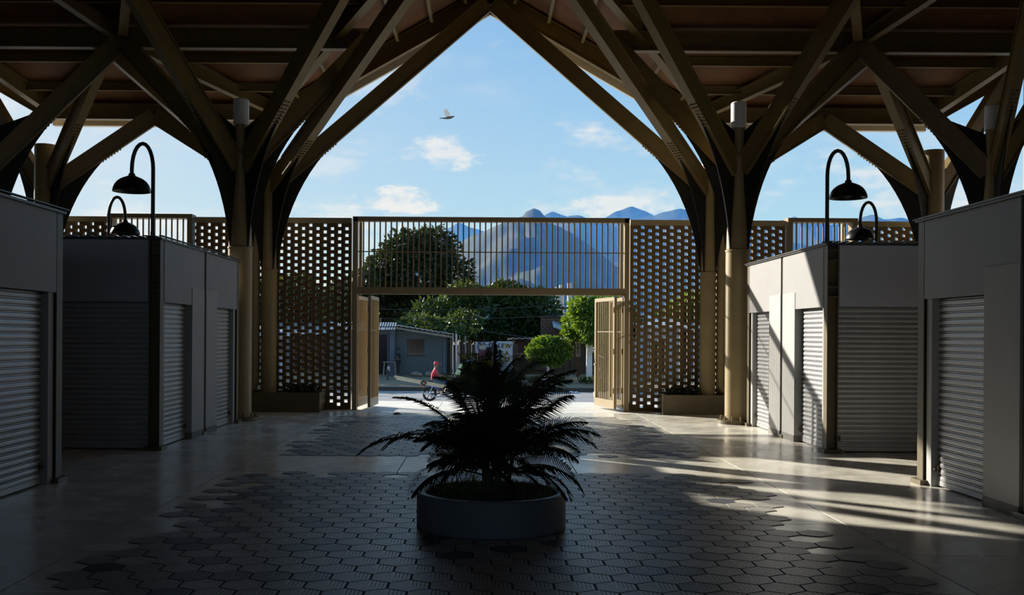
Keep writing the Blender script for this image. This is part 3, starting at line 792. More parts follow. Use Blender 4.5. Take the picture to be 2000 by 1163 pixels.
# ------------------------------------------------------------------ round planters and palms
def planter(c, mtl, label):
    p = empty('round_planter', c, label, 'planter', 'round planters along the aisle')
    h = 0.31; r = PLR
    prof = [(r - 0.075, 0.02), (r, 0.02), (r, 0.0), (r, h - 0.012), (r - 0.012, h), (r - 0.06, h), (r - 0.072, h - 0.012), (r - 0.075, 0.1)]
    MB().lathe(c, prof, 72).build('ring', mtl, p, True)
    MB().lathe(c, [(r - 0.07, 0.01), (r - 0.07, h - 0.03), (0.3, h - 0.01), (0.001, h)], 40).build('soil', 'soil', p, True)
    return p
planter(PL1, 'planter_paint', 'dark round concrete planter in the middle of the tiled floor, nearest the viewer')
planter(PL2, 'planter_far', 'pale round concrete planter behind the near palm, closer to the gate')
def frond(root, base, az, el, L, droop, nl, ll, q, sag=0.55):
    pts = []; p = Vector(base); d = Vector((math.cos(az) * math.cos(el), math.sin(az) * math.cos(el), math.sin(el)))
    n = 14; side0 = Matrix.Rotation(q.uniform(-1.0, 1.0), 3, d) @ d.cross(Vector((0, 0, 1))).normalized()
    for i in range(n + 1):
        pts.append(p.copy()); p += d * (L / n)
        d = (d + Vector((0, 0, -droop / n)) * (0.35 + 1.5 * i / n)).normalized()
    V, Fc = [], []
    for i in range(n):        # rachis, thin square rod
        w = 0.007 * (1 - i / n) + 0.0018; dd = (pts[i + 1] - pts[i]).normalized(); up = side0.cross(dd)
        k = len(V)
        for pp in (pts[i], pts[i + 1]):
            V += [pp + side0 * w, pp + up * w, pp - side0 * w, pp - up * w]
        Fc += [(k + a, k + (a + 1) % 4, k + 4 + (a + 1) % 4, k + 4 + a) for a in range(4)]
    for i in range(nl):
        t = 0.22 + 0.78 * i / (nl - 1); f = t * n; a = min(int(f), n - 1); pp = pts[a].lerp(pts[a + 1], f - a)
        dd = (pts[a + 1] - pts[a]).normalized(); up = side0.cross(dd).normalized()
        if up.z < 0: up = -up
        l = ll * (math.sin(PI * min(1.0, (t - 0.22) / 0.78 * 0.82 + 0.14)) ** 0.7) * q.uniform(0.85, 1.1)
        for sg in (-1, 1):
            ld = (side0 * sg * 0.95 + dd * (0.35 + 0.5 * t) + up * 0.2).normalized()
            k = len(V); wv = dd * 0.0065 + up * 0.003; m1 = pp + ld * l * 0.5; ld2 = (ld + Vector((0, 0, -sag))).normalized(); e = m1 + ld2 * l * 0.5
            V += [pp - wv * 0.4, pp + wv * 0.4, m1 + wv, e, m1 - wv]
            Fc += [(k, k + 1, k + 2, k + 4), (k + 4, k + 2, k + 3)]
    me = bpy.data.meshes.new('frond'); b0 = Vector(base); me.from_pydata([tuple(v - b0) for v in V], [], Fc); me.update()
    return add('frond', me, 'palm_leaf', root, base)
def palm(c, label, fr, seed, extra=(), ll=0.2):
    q = random.Random(seed); c = Vector(c)
    p = empty('areca_palm', c, label, 'palm', 'palms in the round planters')
    bases = []
    for i in range(7):
        a = q.uniform(0, 6.28); r = q.uniform(0.02, 0.17); b = c + Vector((r * math.cos(a), r * math.sin(a), 0)); t = b + Vector((0.4 * r * math.cos(a), 0.4 * r * math.sin(a), q.uniform(0.12, 0.34)))
        MB().path([b - Vector((0, 0, 0.03)), b.lerp(t, 0.5), t], [0.022, 0.019, 0.012], 7).build('stem', 'palm_stem', p, True); bases.append(t)
    for (az, el, L, dr) in fr:
        b = q.choice(bases); frond(p, b, az + q.uniform(-0.1, 0.1), el, L, dr, 44, ll * q.uniform(0.85, 1.1), q)
    for b, az, el, L, dr in extra:
        frond(p, c + Vector(b), az, el, L, dr, 46, ll, q)
    return p
q = random.Random(3)
fr1 = []
for i in range(44):
    el = q.choice((0.3, 0.55, 0.8, 1.0, 1.2)) + q.uniform(-0.1, 0.1)
    fr1.append((2 * PI * i / 44 * 3 + q.uniform(-0.2, 0.2), el, q.uniform(0.6, 0.85), q.uniform(1.0, 1.7)))
fr1 = [(a, min(e, 0.75), l * 0.92, d_) if math.cos(a) < -0.3 else (a, e, l * (1.22 if e > 0.75 else 1.0), d_) for a, e, l, d_ in fr1]
ex1 = [((-0.02, 0.1, 0.3), 1.9, 1.2, 0.95, 1.0), ((0.0, 0.05, 0.3), 2.2, 1.05, 0.9, 1.1), ((0.04, 0.1, 0.3), 0.7, 1.1, 1.0, 1.1), ((0.04, 0, 0.3), -0.5, 1.1, 1.0, 1.3), ((0.0, 0.1, 0.3), 1.5, 1.4, 1.05, 0.5), ((-0.05, -0.05, 0.15), PI + 0.5, 0.35, 0.75, 1.5), ((0.06, -0.05, 0.15), -0.6, 0.35, 0.75, 1.6), ((-0.05, -0.05, 0.2), PI + 0.15, 0.62, 1.18, 1.45), ((-0.05, 0, 0.25), PI - 0.25, 0.62, 1.02, 1.55), ((-0.03, -0.1, 0.22), PI + 0.35, 0.95, 1.05, 1.1),
       ((0.05, 0, 0.2), 0.1, 0.75, 0.98, 1.3), ((0.08, -0.1, 0.16), -0.35, 0.5, 0.80, 1.9), ((0.08, 0.05, 0.2), -0.15, 0.85, 0.95, 1.9), ((0.05, 0.0, 0.3), 0.3, 1.1, 1.05, 1.2),
       ((0.05, 0.1, 0.25), 1.2, 1.3, 0.85, 0.8), ((-0.02, 0.0, 0.25), 2.4, 1.1, 0.8, 1.2), ((0.02, -0.05, 0.25), -1.2, 1.2, 0.85, 1.0), ((0, 0, 0.25), -2.0, 1.0, 0.8, 1.4)]
palm(PL1 + Vector((0, 0, 0.29)), 'dark feathery palm in the near round planter, seen against the light', fr1, 21, ex1, 0.24)
fr2 = []
for i in range(26):
    fr2.append((2 * PI * i / 26 * 3 + q.uniform(-0.2, 0.2), q.uniform(0.5, 1.35), q.uniform(0.8, 1.12), q.uniform(0.8, 1.5)))
ex2 = [((0.1, 0, 0.3), 0.1, 0.9, 1.15, 1.6), ((0.1, 0, 0.3), -0.1, 1.0, 1.1, 1.3), ((0, 0, 0.3), 0.2, 1.15, 0.95, 1.1), ((-0.1, 0, 0.3), PI, 0.9, 0.8, 1.4), ((0, 0, .3), 1.0, 1.3, 0.85, 0.7), ((0.1, 0, 0.2), 0.0, 0.5, 1.05, 1.4)]
palm(PL2 + Vector((0, 0, 0.29)), 'taller feathery palm in the far round planter, behind the near palm', fr2, 22, ex2, 0.28)
def grass(c, label, seed, n=900):
    q = random.Random(seed); V, Fc = [], []
    for i in range(n):
        a = q.uniform(0, 2 * PI); r = math.sqrt(q.uniform(0.03, 1.0)) * (PLR - 0.10)
        b = Vector((r * math.cos(a), r * math.sin(a), -0.01)); h = q.uniform(0.03, 0.10) * (1.5 if math.cos(a) < -0.3 else 1)
        ld = Vector((q.uniform(-1, 1), q.uniform(-1, 1), 0)) * h * 0.8; sv = Vector((q.uniform(-1, 1), q.uniform(-1, 1), 0)).normalized() * 0.004
        k = len(V); V += [b - sv, b + sv, b + ld * 0.4 + Vector((0, 0, h * 0.8)) + sv * 0.7, b + ld * 0.4 + Vector((0, 0, h * 0.8)) - sv * 0.7, b + ld + Vector((0, 0, h))]
        Fc += [(k, k + 1, k + 2, k + 3), (k + 3, k + 2, k + 4)]
    me = bpy.data.meshes.new('grass'); me.from_pydata([tuple(v) for v in V], [], Fc); me.update()
    tag(add('ground_cover', me, 'grass_blade', None, c), label, 'grass', None, 'stuff')
grass(PL1 + Vector((0, 0, 0.29)), 'thin dry grass covering the soil of the near planter', 5)
grass(PL2 + Vector((0, 0, 0.29)), 'thin grass covering the soil of the far planter', 6, 400)

c = at(775, 812, 20.9); c.z = 0.0
mb = MB().path([(c.x - 0.08, c.y, 0.012), (c.x - 0.03, c.y - 0.02, 0.022), (c.x + 0.03, c.y, 0.03), (c.x + 0.09, c.y + 0.02, 0.016)], [0.006, 0.02, 0.02, 0.006], 6)
thing(mb, 'dry_leaf', 'wood_dark', 'curled dry leaf lying on the floor inside the left gate leaf', 'leaf')

# ================================================================== OUTSIDE
ST = -1.25                                          # street level
tag(MB().box((-90, 25.2, ST - 0.5), (90, 52.2, ST)).build('road', 'asphalt'), 'grey gravelly asphalt street', None, None, 'structure')
mb = MB()
for i in range(7):
    mb.box((-30, 25.2 + i * 0.33, ST), (30, 25.2 + (i + 1) * 0.33, -0.17 * (i + 1)))
tag(mb.build('steps', 'concrete_out'), 'concrete steps down to the street', None, None, 'structure')
tag(MB().box((-90, 52.2, ST - 0.3), (90, 52.5, ST + 0.20)).build('kerb', 'kerb'), 'dark kerb on the far side of the street', None, None, 'structure')
mb = MB()
nx, ny = 60, 8; V = []
for j in range(ny + 1):
    for i in range(nx + 1):
        x, y = -90 + 180 * i / nx, 52.5 + 20 * j / ny
        z = ST + 0.18 + 0.42 * min(1, (y - 52.5) / 5.0) + 0.05 * noise.noise(Vector((x * 0.6, y * 0.6, 0)))
        V.append((x, y, z))
mb._add(V, [(j * (nx + 1) + i, j * (nx + 1) + i + 1, (j + 1) * (nx + 1) + i + 1, (j + 1) * (nx + 1) + i) for j in range(ny) for i in range(nx)])
tag(mb.build('sidewalk', 'earth'), 'bare earth pavement in front of the houses', None, None, 'structure')
tag(MB().box((-4000, 72.4, -1.6), (4000, 9500, -1.0)).build('ground', 'earth'), 'flat ground beyond the houses', None, None, 'structure')
GZ = -0.66                                          # ground at the house fronts

# ------------------------------------------------------------------ grey house with window
def hx(px, Y): return (px - VX) * Y / F
HY = 57.5
house = empty('house', (hx(800, HY), HY + 3, GZ), 'low grey-green house with barred window and corrugated roof across the street', 'house')
hx0, hx1 = hx(640, HY), hx(873, HY)
wx0, wx1, wz0, wz1 = hx(796, HY), hx(829, HY), H + (VY - 697) * HY / F, H + (VY - 664) * HY / F
dx0, dx1, dz1 = hx(727, HY), hx(757, HY), H + (VY - 655) * HY / F
ze = H + (VY - 648) * HY / F
mb = MB()
mb.box((hx0, HY, GZ - 0.3), (dx0, HY + 0.2, ze)); mb.box((dx0, HY, dz1), (dx1, HY + 0.2, ze)); mb.box((dx1, HY, GZ - 0.3), (wx0, HY + 0.2, ze))
mb.box((wx0, HY, GZ - 0.3), (wx1, HY + 0.2, wz0)); mb.box((wx0, HY, wz1), (wx1, HY + 0.2, ze)); mb.box((wx1, HY, GZ - 0.3), (hx1, HY + 0.2, ze))
mb.build('front_wall', 'house_grey', house)
MB().box((hx0, HY + 0.2, GZ - 0.3), (hx0 + 0.2, HY + 6, ze - 0.3)).build('side_wall', 'house_grey', house)
MB().box((hx1 - 0.2, HY + 0.2, GZ - 0.3), (hx1, HY + 6, ze - 0.55)).build('side_wall', 'house_grey', house)
MB().box((hx0, HY + 6, GZ - 0.3), (hx1, HY + 6.2, ze - 0.3)).build('rear_wall', 'house_dark', house)
MB().box((dx0, HY + 1.2, GZ - 0.3), (dx1, HY + 1.3, dz1)).build('doorway_shade_panel', 'house_dark', house)  # dark panel added behind the doorway, standing in for the shade inside
win = MB().box((wx0, HY + 0.12, wz0), (wx1, HY + 0.14, wz1)).build('window_pane', 'glass_dark', house)
for i in range(9):
    x = wx0 + (wx1 - wx0) * i / 8
    MB().box((x - 0.015, HY + 0.03, wz0), (x + 0.015, HY + 0.06, wz1)).build('window_bar', 'ink_black', win)
for z in (wz0, wz1 - 0.05):
    MB().box((wx0 - 0.05, HY - 0.03, z), (wx1 + 0.05, HY + 0.1, z + 0.05)).build('window_frame', 'house_dark', win)
MB().box((hx(762, HY), HY - 0.25, GZ - 0.2), (hx(772, HY), HY + 0.02, ze + 0.1)).build('pillar', 'house_blue', house)
MB().box((hx(757, HY), HY - 0.05, GZ - 0.2), (hx(759.5, HY), HY + 0.02, dz1)).build('door_frame', 'house_blue', house)
MB().box((hx(867, HY), HY - 0.1, GZ - 0.2), (hx(870, HY), HY - 0.03, ze - 0.1)).build('drain_pipe', 'house_blue', house)
# corrugated eave: flat lean-to over the door, then a sheet dropping to the right
mb = MB(); z0 = H + (VY - 646) * HY / F; z1 = H + (VY - 632) * HY / F
n = 28
for i in range(n):
    a, b = hx0 + (hx(776, HY) - hx0) * i / n, hx0 + (hx(776, HY) - hx0) * (i + 0.55) / n
    mb.prism([(a, HY - 0.9, z0), (b, HY - 0.9, z0), (b, HY + 0.3, z1), (a, HY + 0.3, z1)], (0, 0, 0.03))
mb.build('slatted_awning', 'zinc', house)
for z, y in ((z0 + 0.02, HY - 0.95), (z0 + 0.22, HY - 0.5)):
    MB().box((hx0, y, z - 0.08), (hx(776, HY), y + 0.08, z - 0.02)).build('awning_batten', 'wood_dark', house)
mb = MB(); n = 22; xa, xb = hx(774, HY), hx(884, HY); za, zb = H + (VY - 638) * HY / F, H + (VY - 655) * HY / F
for i in range(n):
    a, b = xa + (xb - xa) * i / n, xa + (xb - xa) * (i + 1) / n; zi = za + (zb - za) * i / n; zo = 0.035 if i % 2 else 0
    mb.prism([(a, HY - 0.7, zi + zo), (b, HY - 0.7, zi + zo), (b, HY + 6.3, zi - 0.1 + zo), (a, HY + 6.3, zi - 0.1 + zo)], (0, 0, 0.03))
mb.build('roof_sheet', 'zinc', house)
MB().bar((xa, HY - 0.55, za - 0.12), (xb, HY - 0.55, zb - 0.12), 0.08, 0.12).build('eave_rafter', 'wood_grey', house)

# ------------------------------------------------------------------ fence, banners and yard things
FY = 58.0
fz = lambda y, Y=FY: H + (VY - y) * Y / F
fq = random.Random(9)
specs = [(877, 664, 2.2, 'wood_dark'), (881, 661, 1.6, 'wood_grey'), (886, 652, 2.0, 'lime_trunk'), (889, 645, 1.4, 'wood_grey'), (893, 653, 3.6, 'zinc'), (898, 655, 2.0, 'wood_grey'), (903, 662, 2.4, 'wood_dark'), (910.5, 657, 3.2, 'wood_grey'), (916, 668, 2.0, 'wood_dark')]
for i, (px, ty, w, mt_) in enumerate(specs):
    x = hx(px, FY); y = FY - 0.05 * (i % 3)
    ww = w * FY / F / 2
    mb = MB().bar((x, y, GZ - 0.1), (x + fq.uniform(-0.05, 0.05), y, fz(ty)), ww * 2, 0.07, up=(0, 1, 0))
    names = ['dark post beside the house corner', 'grey thin post next to the house corner', 'whitewashed post rising above the fence', 'tallest thin grey post of the rough fence', 'short zinc sheet strip nailed up in the rough fence', 'grey batten right of the zinc strip', 'dark split post in the middle of the fence', 'straight grey post left of the white drum', 'short dark post behind the white drum']
    thing(mb, 'fence_post', mt_, names[i], 'post', 'posts of the rough yard fence')
fence = empty('yard_fence', (hx(950, FY), FY + 0.3, GZ), 'dark rough board fence behind the hanging banners', 'fence')
x = hx(874, FY)
while x < hx(1012, FY):
    w = fq.uniform(0.16, 0.34); t = fz(671 + fq.uniform(-3, 4))
    MB().box((x, FY + 0.25 + fq.uniform(0, 0.05), GZ - 0.2), (x + w, FY + 0.31, t)).build('fence_board', fq.choice(('wood_dark', 'house_brown', 'house_brown')), fence)
    x += w + 0.015
def text(s, size, loc, mt_, parent, rot=0.0):
    cu = bpy.data.curves.new('lettering', 'FONT'); cu.body = s; cu.size = size; cu.extrude = 0.004; cu.align_x = 'CENTER'; cu.align_y = 'CENTER'; cu.offset = 0.018 * size
    to = bpy.data.objects.new('tmp', cu); COL.objects.link(to)
    me = bpy.data.meshes.new_from_object(to.evaluated_get(bpy.context.evaluated_depsgraph_get()))
    bpy.data.objects.remove(to)
    o = add('lettering', me, mt_, parent, loc); o.rotation_euler = (PI / 2, rot, 0); return o
def banner(px0, py0, px1, py1, Y, label, bend=0.06):
    a, b = at(px0, py0, Y), at(px1, py1, Y); root = empty('banner', ((a.x + b.x) / 2, Y, b.z), label, 'banner')
    n = 10; V = []; 
    for i in range(n + 1):
        x = a.x + (b.x - a.x) * i / n
        for zz_ in (b.z, a.z):
            V.append((x, Y + bend * math.sin(i * 1.3) * (1 if zz_ == b.z else 0.3), zz_))
    V2 = [(x, y + 0.012, z) for x, y, z in V]; k = len(V)
    mb = MB(); mb._add(V + V2, [(2 * i, 2 * i + 2, 2 * i + 3, 2 * i + 1) for i in range(n)] + [(k + 2 * i + 1, k + 2 * i + 3, k + 2 * i + 2, k + 2 * i) for i in range(n)])
    mb.build('cloth', 'banner_white', root); return root
bY = 58.1
b1 = banner(957, 667, 1001, 735, bY, 'white hand-painted banner with black and yellow letters hung on the yard fence', 0.02)
for ch, px, py, sz, mt_, r in (('L', 975.5, 676, 0.38, 'ink_black', 0.35), ('E', 981.5, 676, 0.34, 'ink_black', 0.25), ('W', 991.5, 677, 0.40, 'ink_yellow', 0.1), ('W', 992.5, 676.5, 0.34, 'ink_black', 0.1), ('A', 989, 691, 0.46, 'ink_yellow', 0), ('A', 990, 691, 0.36, 'ink_black', 0), ('D', 989, 702.5, 0.46, 'ink_yellow', PI / 2), ('D', 989.5, 702.5, 0.36, 'ink_black', PI / 2), ('P', 964, 677, 0.5, 'ink_black', 0.0), ('I', 968, 682, 0.55, 'ink_red', 0.3)):
    p = at(px, py, bY - (0.035 if mt_ != 'ink_yellow' else 0.028)); text(ch, sz, p, mt_, b1, r)
b2 = banner(928, 668, 957, 690, bY + 0.1, 'small white banner with smeared black letters beside the maroon cloth')
for ch, px, py, sz, mt_, r in (('R', 936, 672, 0.3, 'ink_black', 0), ('U', 941, 671, 0.3, 'ink_black', 0), ('L', 948, 671, 0.34, 'ink_black', 0.2), ('E', 934, 679, 0.26, 'ink_black', 0), ('S', 940, 679, 0.26, 'ink_yellow', 0)):
    text(ch, sz, at(px, py, bY + 0.02), mt_, b2, r)
b3 = banner(908, 697, 926, 712, bY + 0.1, 'small white cloth sign with black letters above the white drum')
for ch, px, py in (('I', 913, 702), ('N', 919, 702)): text(ch, 0.36, at(px, py, bY + 0.02), 'ink_black', b3)
def drape(px0, py0, px1, py1, Y, mt_, label, seed):
    a, b = at(px0, py0, Y), at(px1, py1, Y); qq = random.Random(seed); n, m_ = 14, 8; V = []
    for j in range(m_ + 1):
        t = j / m_
        for i in range(n + 1):
            s_ = i / n; w = 1 - 0.22 * t
            x = (a.x + b.x) / 2 + (s_ - 0.5) * (b.x - a.x) * w
            V.append((x, Y + 0.09 * math.sin(s_ * 17 + t) * (0.4 + t), a.z + (b.z - a.z) * t - 0.12 * math.sin(s_ * PI) * (1 - t)))
    f = [(j * (n + 1) + i, (j + 1) * (n + 1) + i, (j + 1) * (n + 1) + i + 1, j * (n + 1) + i + 1) for j in range(m_) for i in range(n)]
    k = len(V); mb = MB(); mb._add(V + [(x, y + 0.015, z) for x, y, z in V], f + [tuple(k + q_ for q_ in reversed(ff)) for ff in f])
    thing(mb, 'hanging_cloth', mt_, label, 'cloth', smooth=True)
drape(934, 680, 952, 713, bY - 0.15, 'cloth_maroon', 'maroon cloth hanging over the yard fence', 1)
drape(950, 676, 961, 712, bY - 0.1, 'house_brown', 'dark brown cloth hanging beside the maroon cloth', 2)
c = at(920, 731, 57.0)
dr = empty('drum', (c.x, c.y, GZ), 'pale blue plastic drum standing at the yard fence', 'drum')
MB().lathe((c.x, c.y, GZ), [(0.27, 0), (0.29, 0.03), (0.29, 0.28), (0.305, 0.30), (0.29, 0.32), (0.29, 0.58), (0.305, 0.60), (0.29, 0.62), (0.29, 0.86), (0.26, 0.90)], 24, True).build('barrel_body', 'barrel_blue', dr, True)
MB().lathe((c.x, c.y, GZ + 0.9), [(0.255, 0), (0.255, 0.03), (0.24, 0.035)], 24, True).build('lid', 'banner_white', dr, True)
# folded cream awning cloth propped at the fence
a, b, d2 = at(889, 737, 55.8), at(901, 712, 56.2), at(895.5, 737, 55.6)
mb = MB().bar(a, b, 0.16, 0.10).bar(b, d2, 0.09, 0.10)
thing(mb, 'propped_board', 'sack_cream', 'cream folded board propped upright behind the motorcycle', 'board')
# brown shack wall, door, brick house
sw = empty('shack', (hx(1080, 60), 60, GZ), 'dark brown shack with a dull red shutter behind the clipped tree', 'house')
SX0, SX1 = hx(1003, 60), hx(1215, 60)
mb = MB().box((SX0, 60, GZ - 0.3), (SX1, 60.2, H + (VY - 660) * 60 / F)); mb.build('shack_wall', 'house_brown', sw)
MB().box((SX0, 60.2, GZ - 0.3), (SX0 + 0.2, 64, H + (VY - 665) * 60 / F)).build('shack_side', 'house_brown', sw)
MB().box((hx(1008, 60), 59.93, H + (VY - 702) * 60 / F), (hx(1024, 60), 60, H + (VY - 669) * 60 / F)).build('red_shutter', 'door_red', sw)
MB().box((hx(1003, 60), 59.9, GZ - 0.1), (hx(1006, 60), 60, H + (VY - 662) * 60 / F)).build('door_post', 'wood_grey', sw)
for px in (1090, 1102, 1114): MB().box((hx(px, 60), 59.94, GZ - 0.1), (hx(px + 10, 60), 60, H + (VY - 676) * 60 / F)).build('board_door', 'wood_dark', sw)
mb = MB(); n = 40
for i in range(n):
    a, b = SX0 - 0.3 + (SX1 - SX0 + 0.6) * i / n, SX0 - 0.3 + (SX1 - SX0 + 0.6) * (i + 1) / n; zi = H + (VY - 662) * 60 / F + (0.04 if i % 2 else 0)
    mb.prism([(a, 59.2, zi), (b, 59.2, zi), (b, 64.3, zi - 0.1), (a, 64.3, zi - 0.1)], (0, 0, 0.03))
mb.build('shack_roof', 'zinc', sw)
BY = 66.0
bh = empty('brick_house', (hx(1080, BY), BY, GZ), 'red brick gable wall rising behind the shack', 'house')
x0, x1, zt = hx(1056, BY), hx(1112, BY), H + (VY - 617) * BY / F
MB().box((x0, BY + 0.06, GZ - 0.3), (x1, BY + 3, zt - 0.15)).build('wall_core', 'house_brown', bh)
bw, bhh = 0.30, 0.16; row = 0; z = H + (VY - 664) * BY / F
bm_ = {}
while z + bhh < zt:
    x = x0 - (row % 2) * bw / 2
    while x < x1:
        a, b = max(x, x0), min(x + bw - 0.02, x1)
        if b - a > 0.05:
            kk = round(b - a, 2)
            if kk not in bm_:
                bm_[kk] = MB().box((-kk / 2, 0, 0), (kk / 2, 0.08, bhh - 0.02)).mesh(); bm_[kk].materials.append(M['brick_red'])
            add('brick', bm_[kk], None, bh, ((a + b) / 2, BY, z))
        x += bw
    z += bhh; row += 1
MB().box((x0 - 0.1, BY - 0.05, zt - 0.1), (x1 + 0.1, BY + 3.05, zt)).build('wall_top', 'house_brown', bh)
mb = MB()
for i in range(12):
    a, b = hx(1078 + i * 2.4, BY), hx(1078 + (i + 1) * 2.4, BY); zi = H + (VY - 628 - i * 0.9) * BY / F + (0.05 if i % 2 else 0)
    mb.prism([(a, BY - 1.6, zi - 0.4), (b, BY - 1.6, zi - 0.4), (b, BY - 0.02, zi), (a, BY - 0.02, zi)], (0, 0, 0.04))
mb.build('lean_to_sheet', 'zinc', bh)
# more houses to the left, glimpsed through the brick openings
for i, (p0, p1, Y, ty, mt_, lab) in enumerate(((430, 560, 60, 690, 'banner_white', 'low white house glimpsed through the left brick screen'), (565, 635, 61, 685, 'house_brown', 'brown house glimpsed through the left brick screen'), (1240, 1330, 60, 668, 'banner_white', 'white house glimpsed through the right brick screen'), (1345, 1500, 61, 672, 'house_blue', 'blue house glimpsed through the right brick screen'))):
    hs = empty('house', (hx((p0 + p1) / 2, Y), Y + 2, GZ), lab, 'house'); zt = H + (VY - ty) * Y / F + 1.0
    xa, xb = hx(p0, Y), hx(p1, Y)
    MB().box((xa, Y, GZ - 0.3), (xb, Y + 4, zt)).build('house_body', mt_, hs)
    MB().prism([(xa - 0.3, Y - 0.6, zt - 0.1), (xb + 0.3, Y - 0.6, zt - 0.1), (xb + 0.3, Y + 4.4, zt + 0.7), (xa - 0.3, Y + 4.4, zt + 0.7)], (0, 0, 0.06)).build('roof_sheet', 'zinc', hs)
    xm = (xa + xb) / 2
    MB().box((xm - 0.5, Y - 0.03, GZ), (xm + 0.4, Y, GZ + 2.0)).build('house_door', 'wood_dark', hs)
    MB().box((xm + 0.9, Y - 0.03, GZ + 0.9), (min(xb - 0.1, xm + 1.8), Y, GZ + 1.8)).build('house_window', 'glass_dark', hs)
# sign post with vertical letters, white-banded pole
sp_ = empty('sign_post', at(1129, 733, 56.5), 'narrow wooden post with vertical black letters beside the tree', 'sign')
a = at(1129, 733, 56.5); t_ = at(1129, 662, 56.5)
MB().box((a.x - 0.11, a.y, a.z - 0.1), (a.x + 0.11, a.y + 0.08, t_.z)).build('post_board', 'wood_dark', sp_)
MB().box((a.x - 0.125, a.y - 0.012, at(1129, 697, 56.5).z), (a.x + 0.125, a.y, t_.z)).build('sign_face', 'wood_grey', sp_)
for ch, py in (('E', 675), ('R', 682), ('D', 689)): text(ch, 0.24, at(1129, py, 56.5) + Vector((0, -0.02, 0)), 'ink_black', sp_)
tk = empty('trunk_post', at(1151, 740, 55.0), 'thick concrete post with whitewashed lower half under the right-hand tree', 'post')
a = at(1151, 741, 55.0); mz = at(1151, 695, 55.0).z; tz = at(1151, 578, 55.0).z
MB().box((a.x - 0.15, a.y, a.z - 0.1), (a.x + 0.15, a.y + 0.25, mz)).build('whitewashed_half', 'lime_trunk', tk)
MB().box((a.x - 0.145, a.y + 0.005, mz), (a.x + 0.145, a.y + 0.245, tz)).build('bare_half', 'pole_concrete', tk)
for i, (px, ty, w) in enumerate(((1087, 560, .3), (1096, 556, .5), (1112, 552, .5), (1126, 572, .35))):
    Y = 95.0; x = hx(px, Y)
    p_ = empty('utility_pole', (x, Y, -1.0), ['slim grey utility pole at the left of the distant group', 'thick grey utility pole, second of the distant group', 'thick grey utility pole, third of the distant group', 'short grey utility pole at the right of the distant group'][i], 'pole', 'distant utility poles')
    MB().tube((x, Y, -1.0), (x, Y, H + (VY - ty) * Y / F), w * 0.62, w * 0.42, 10).build('pole_shaft', 'pole_concrete', p_, True)
    zc = H + (VY - 604 + i) * Y / F
    MB().box((x - 0.9, Y - 0.3, zc), (x + 0.9, Y - 0.2, zc + 0.14)).build('crossarm', 'pole_concrete', p_)
def wire(pts, r, label):
    thing(MB().path(pts, r, 5), 'overhead_wire', 'wire_black', label, 'wire', 'overhead wires')
def sagline(a, b, sag, n=14): return [a.lerp(b, i / n) - Vector((0, 0, sag * 4 * (i / n) * (1 - i / n))) for i in range(n + 1)]
wire(sagline(at(925, 643, 57), at(1180, 661, 58), 0.25), 0.022, 'pale sagging cable from the yard to the shack roof')
wire(sagline(at(470, 585, 55.1), at(1151, 590, 55.1), 0.5), 0.016, 'upper thin wire strung across the street front')
wire(sagline(at(470, 600, 55.1), at(1151, 611, 55.1), 0.5), 0.016, 'lower thin wire strung across the street front')

up_ = at(470, 740, 55.0)
pl_ = empty('utility_pole', (up_.x, 55.15, ST), 'roadside utility pole behind the left brick screen', 'pole')
MB().tube((up_.x, 55.15, ST), (up_.x, 55.15, at(470, 575, 55).z), 0.13, 0.09, 10).build('pole_shaft', 'pole_concrete', pl_, True)
MB().box((up_.x - 0.6, 55.05, at(470, 584, 55).z), (up_.x + 0.6, 55.13, at(470, 581, 55).z)).build('crossarm', 'wood_dark', pl_)
# ------------------------------------------------------------------ trees
def crown(root, blobs, n, ls, mt_, seed, shell=0.55):
    q = random.Random(seed); V, Fc = [], []
    vol = [b[1][0] * b[1][1] + b[1][0] * b[1][2] + b[1][1] * b[1][2] for b in blobs]; tot = sum(vol)
    for (c, r), v in zip(blobs, vol):
        for i in range(int(n * v / tot)):
            while True:
                d = Vector((q.uniform(-1, 1), q.uniform(-1, 1), q.uniform(-1, 1)))
                if 0.05 < d.length < 1: break
            d.normalize(); rr = q.uniform(shell, 1.0) * (1 + 0.22 * noise.noise(d * 2.3 + Vector(c)) + 0.10 * noise.noise(d * 6 + Vector(c)))
            p = Vector((c[0] + d.x * r[0] * rr, c[1] + d.y * r[1] * rr, c[2] + d.z * r[2] * rr))
            ld = (d + Vector((q.uniform(-1, 1), q.uniform(-1, 1), q.uniform(-1.1, 0.5)))).normalized()
            sv = ld.cross(Vector((q.uniform(-1, 1), q.uniform(-1, 1), q.uniform(-1, 1)))).normalized()
            l = ls * q.uniform(0.6, 1.35); k = len(V); nn = sv.cross(ld) * l * 0.10
            V += [p, p + ld * l * 0.45 + sv * l * 0.24 + nn, p + ld * l, p + ld * l * 0.45 - sv * l * 0.24 + nn]
            Fc += [(k, k + 1, k + 2), (k, k + 2, k + 3)]
    b0 = wloc(root); me = bpy.data.meshes.new('crown'); me.from_pydata([tuple(v - b0) for v in V], [], Fc); me.update()
    o = add('crown', me, mt_, root, b0); o['kind'] = 'stuff'; return o
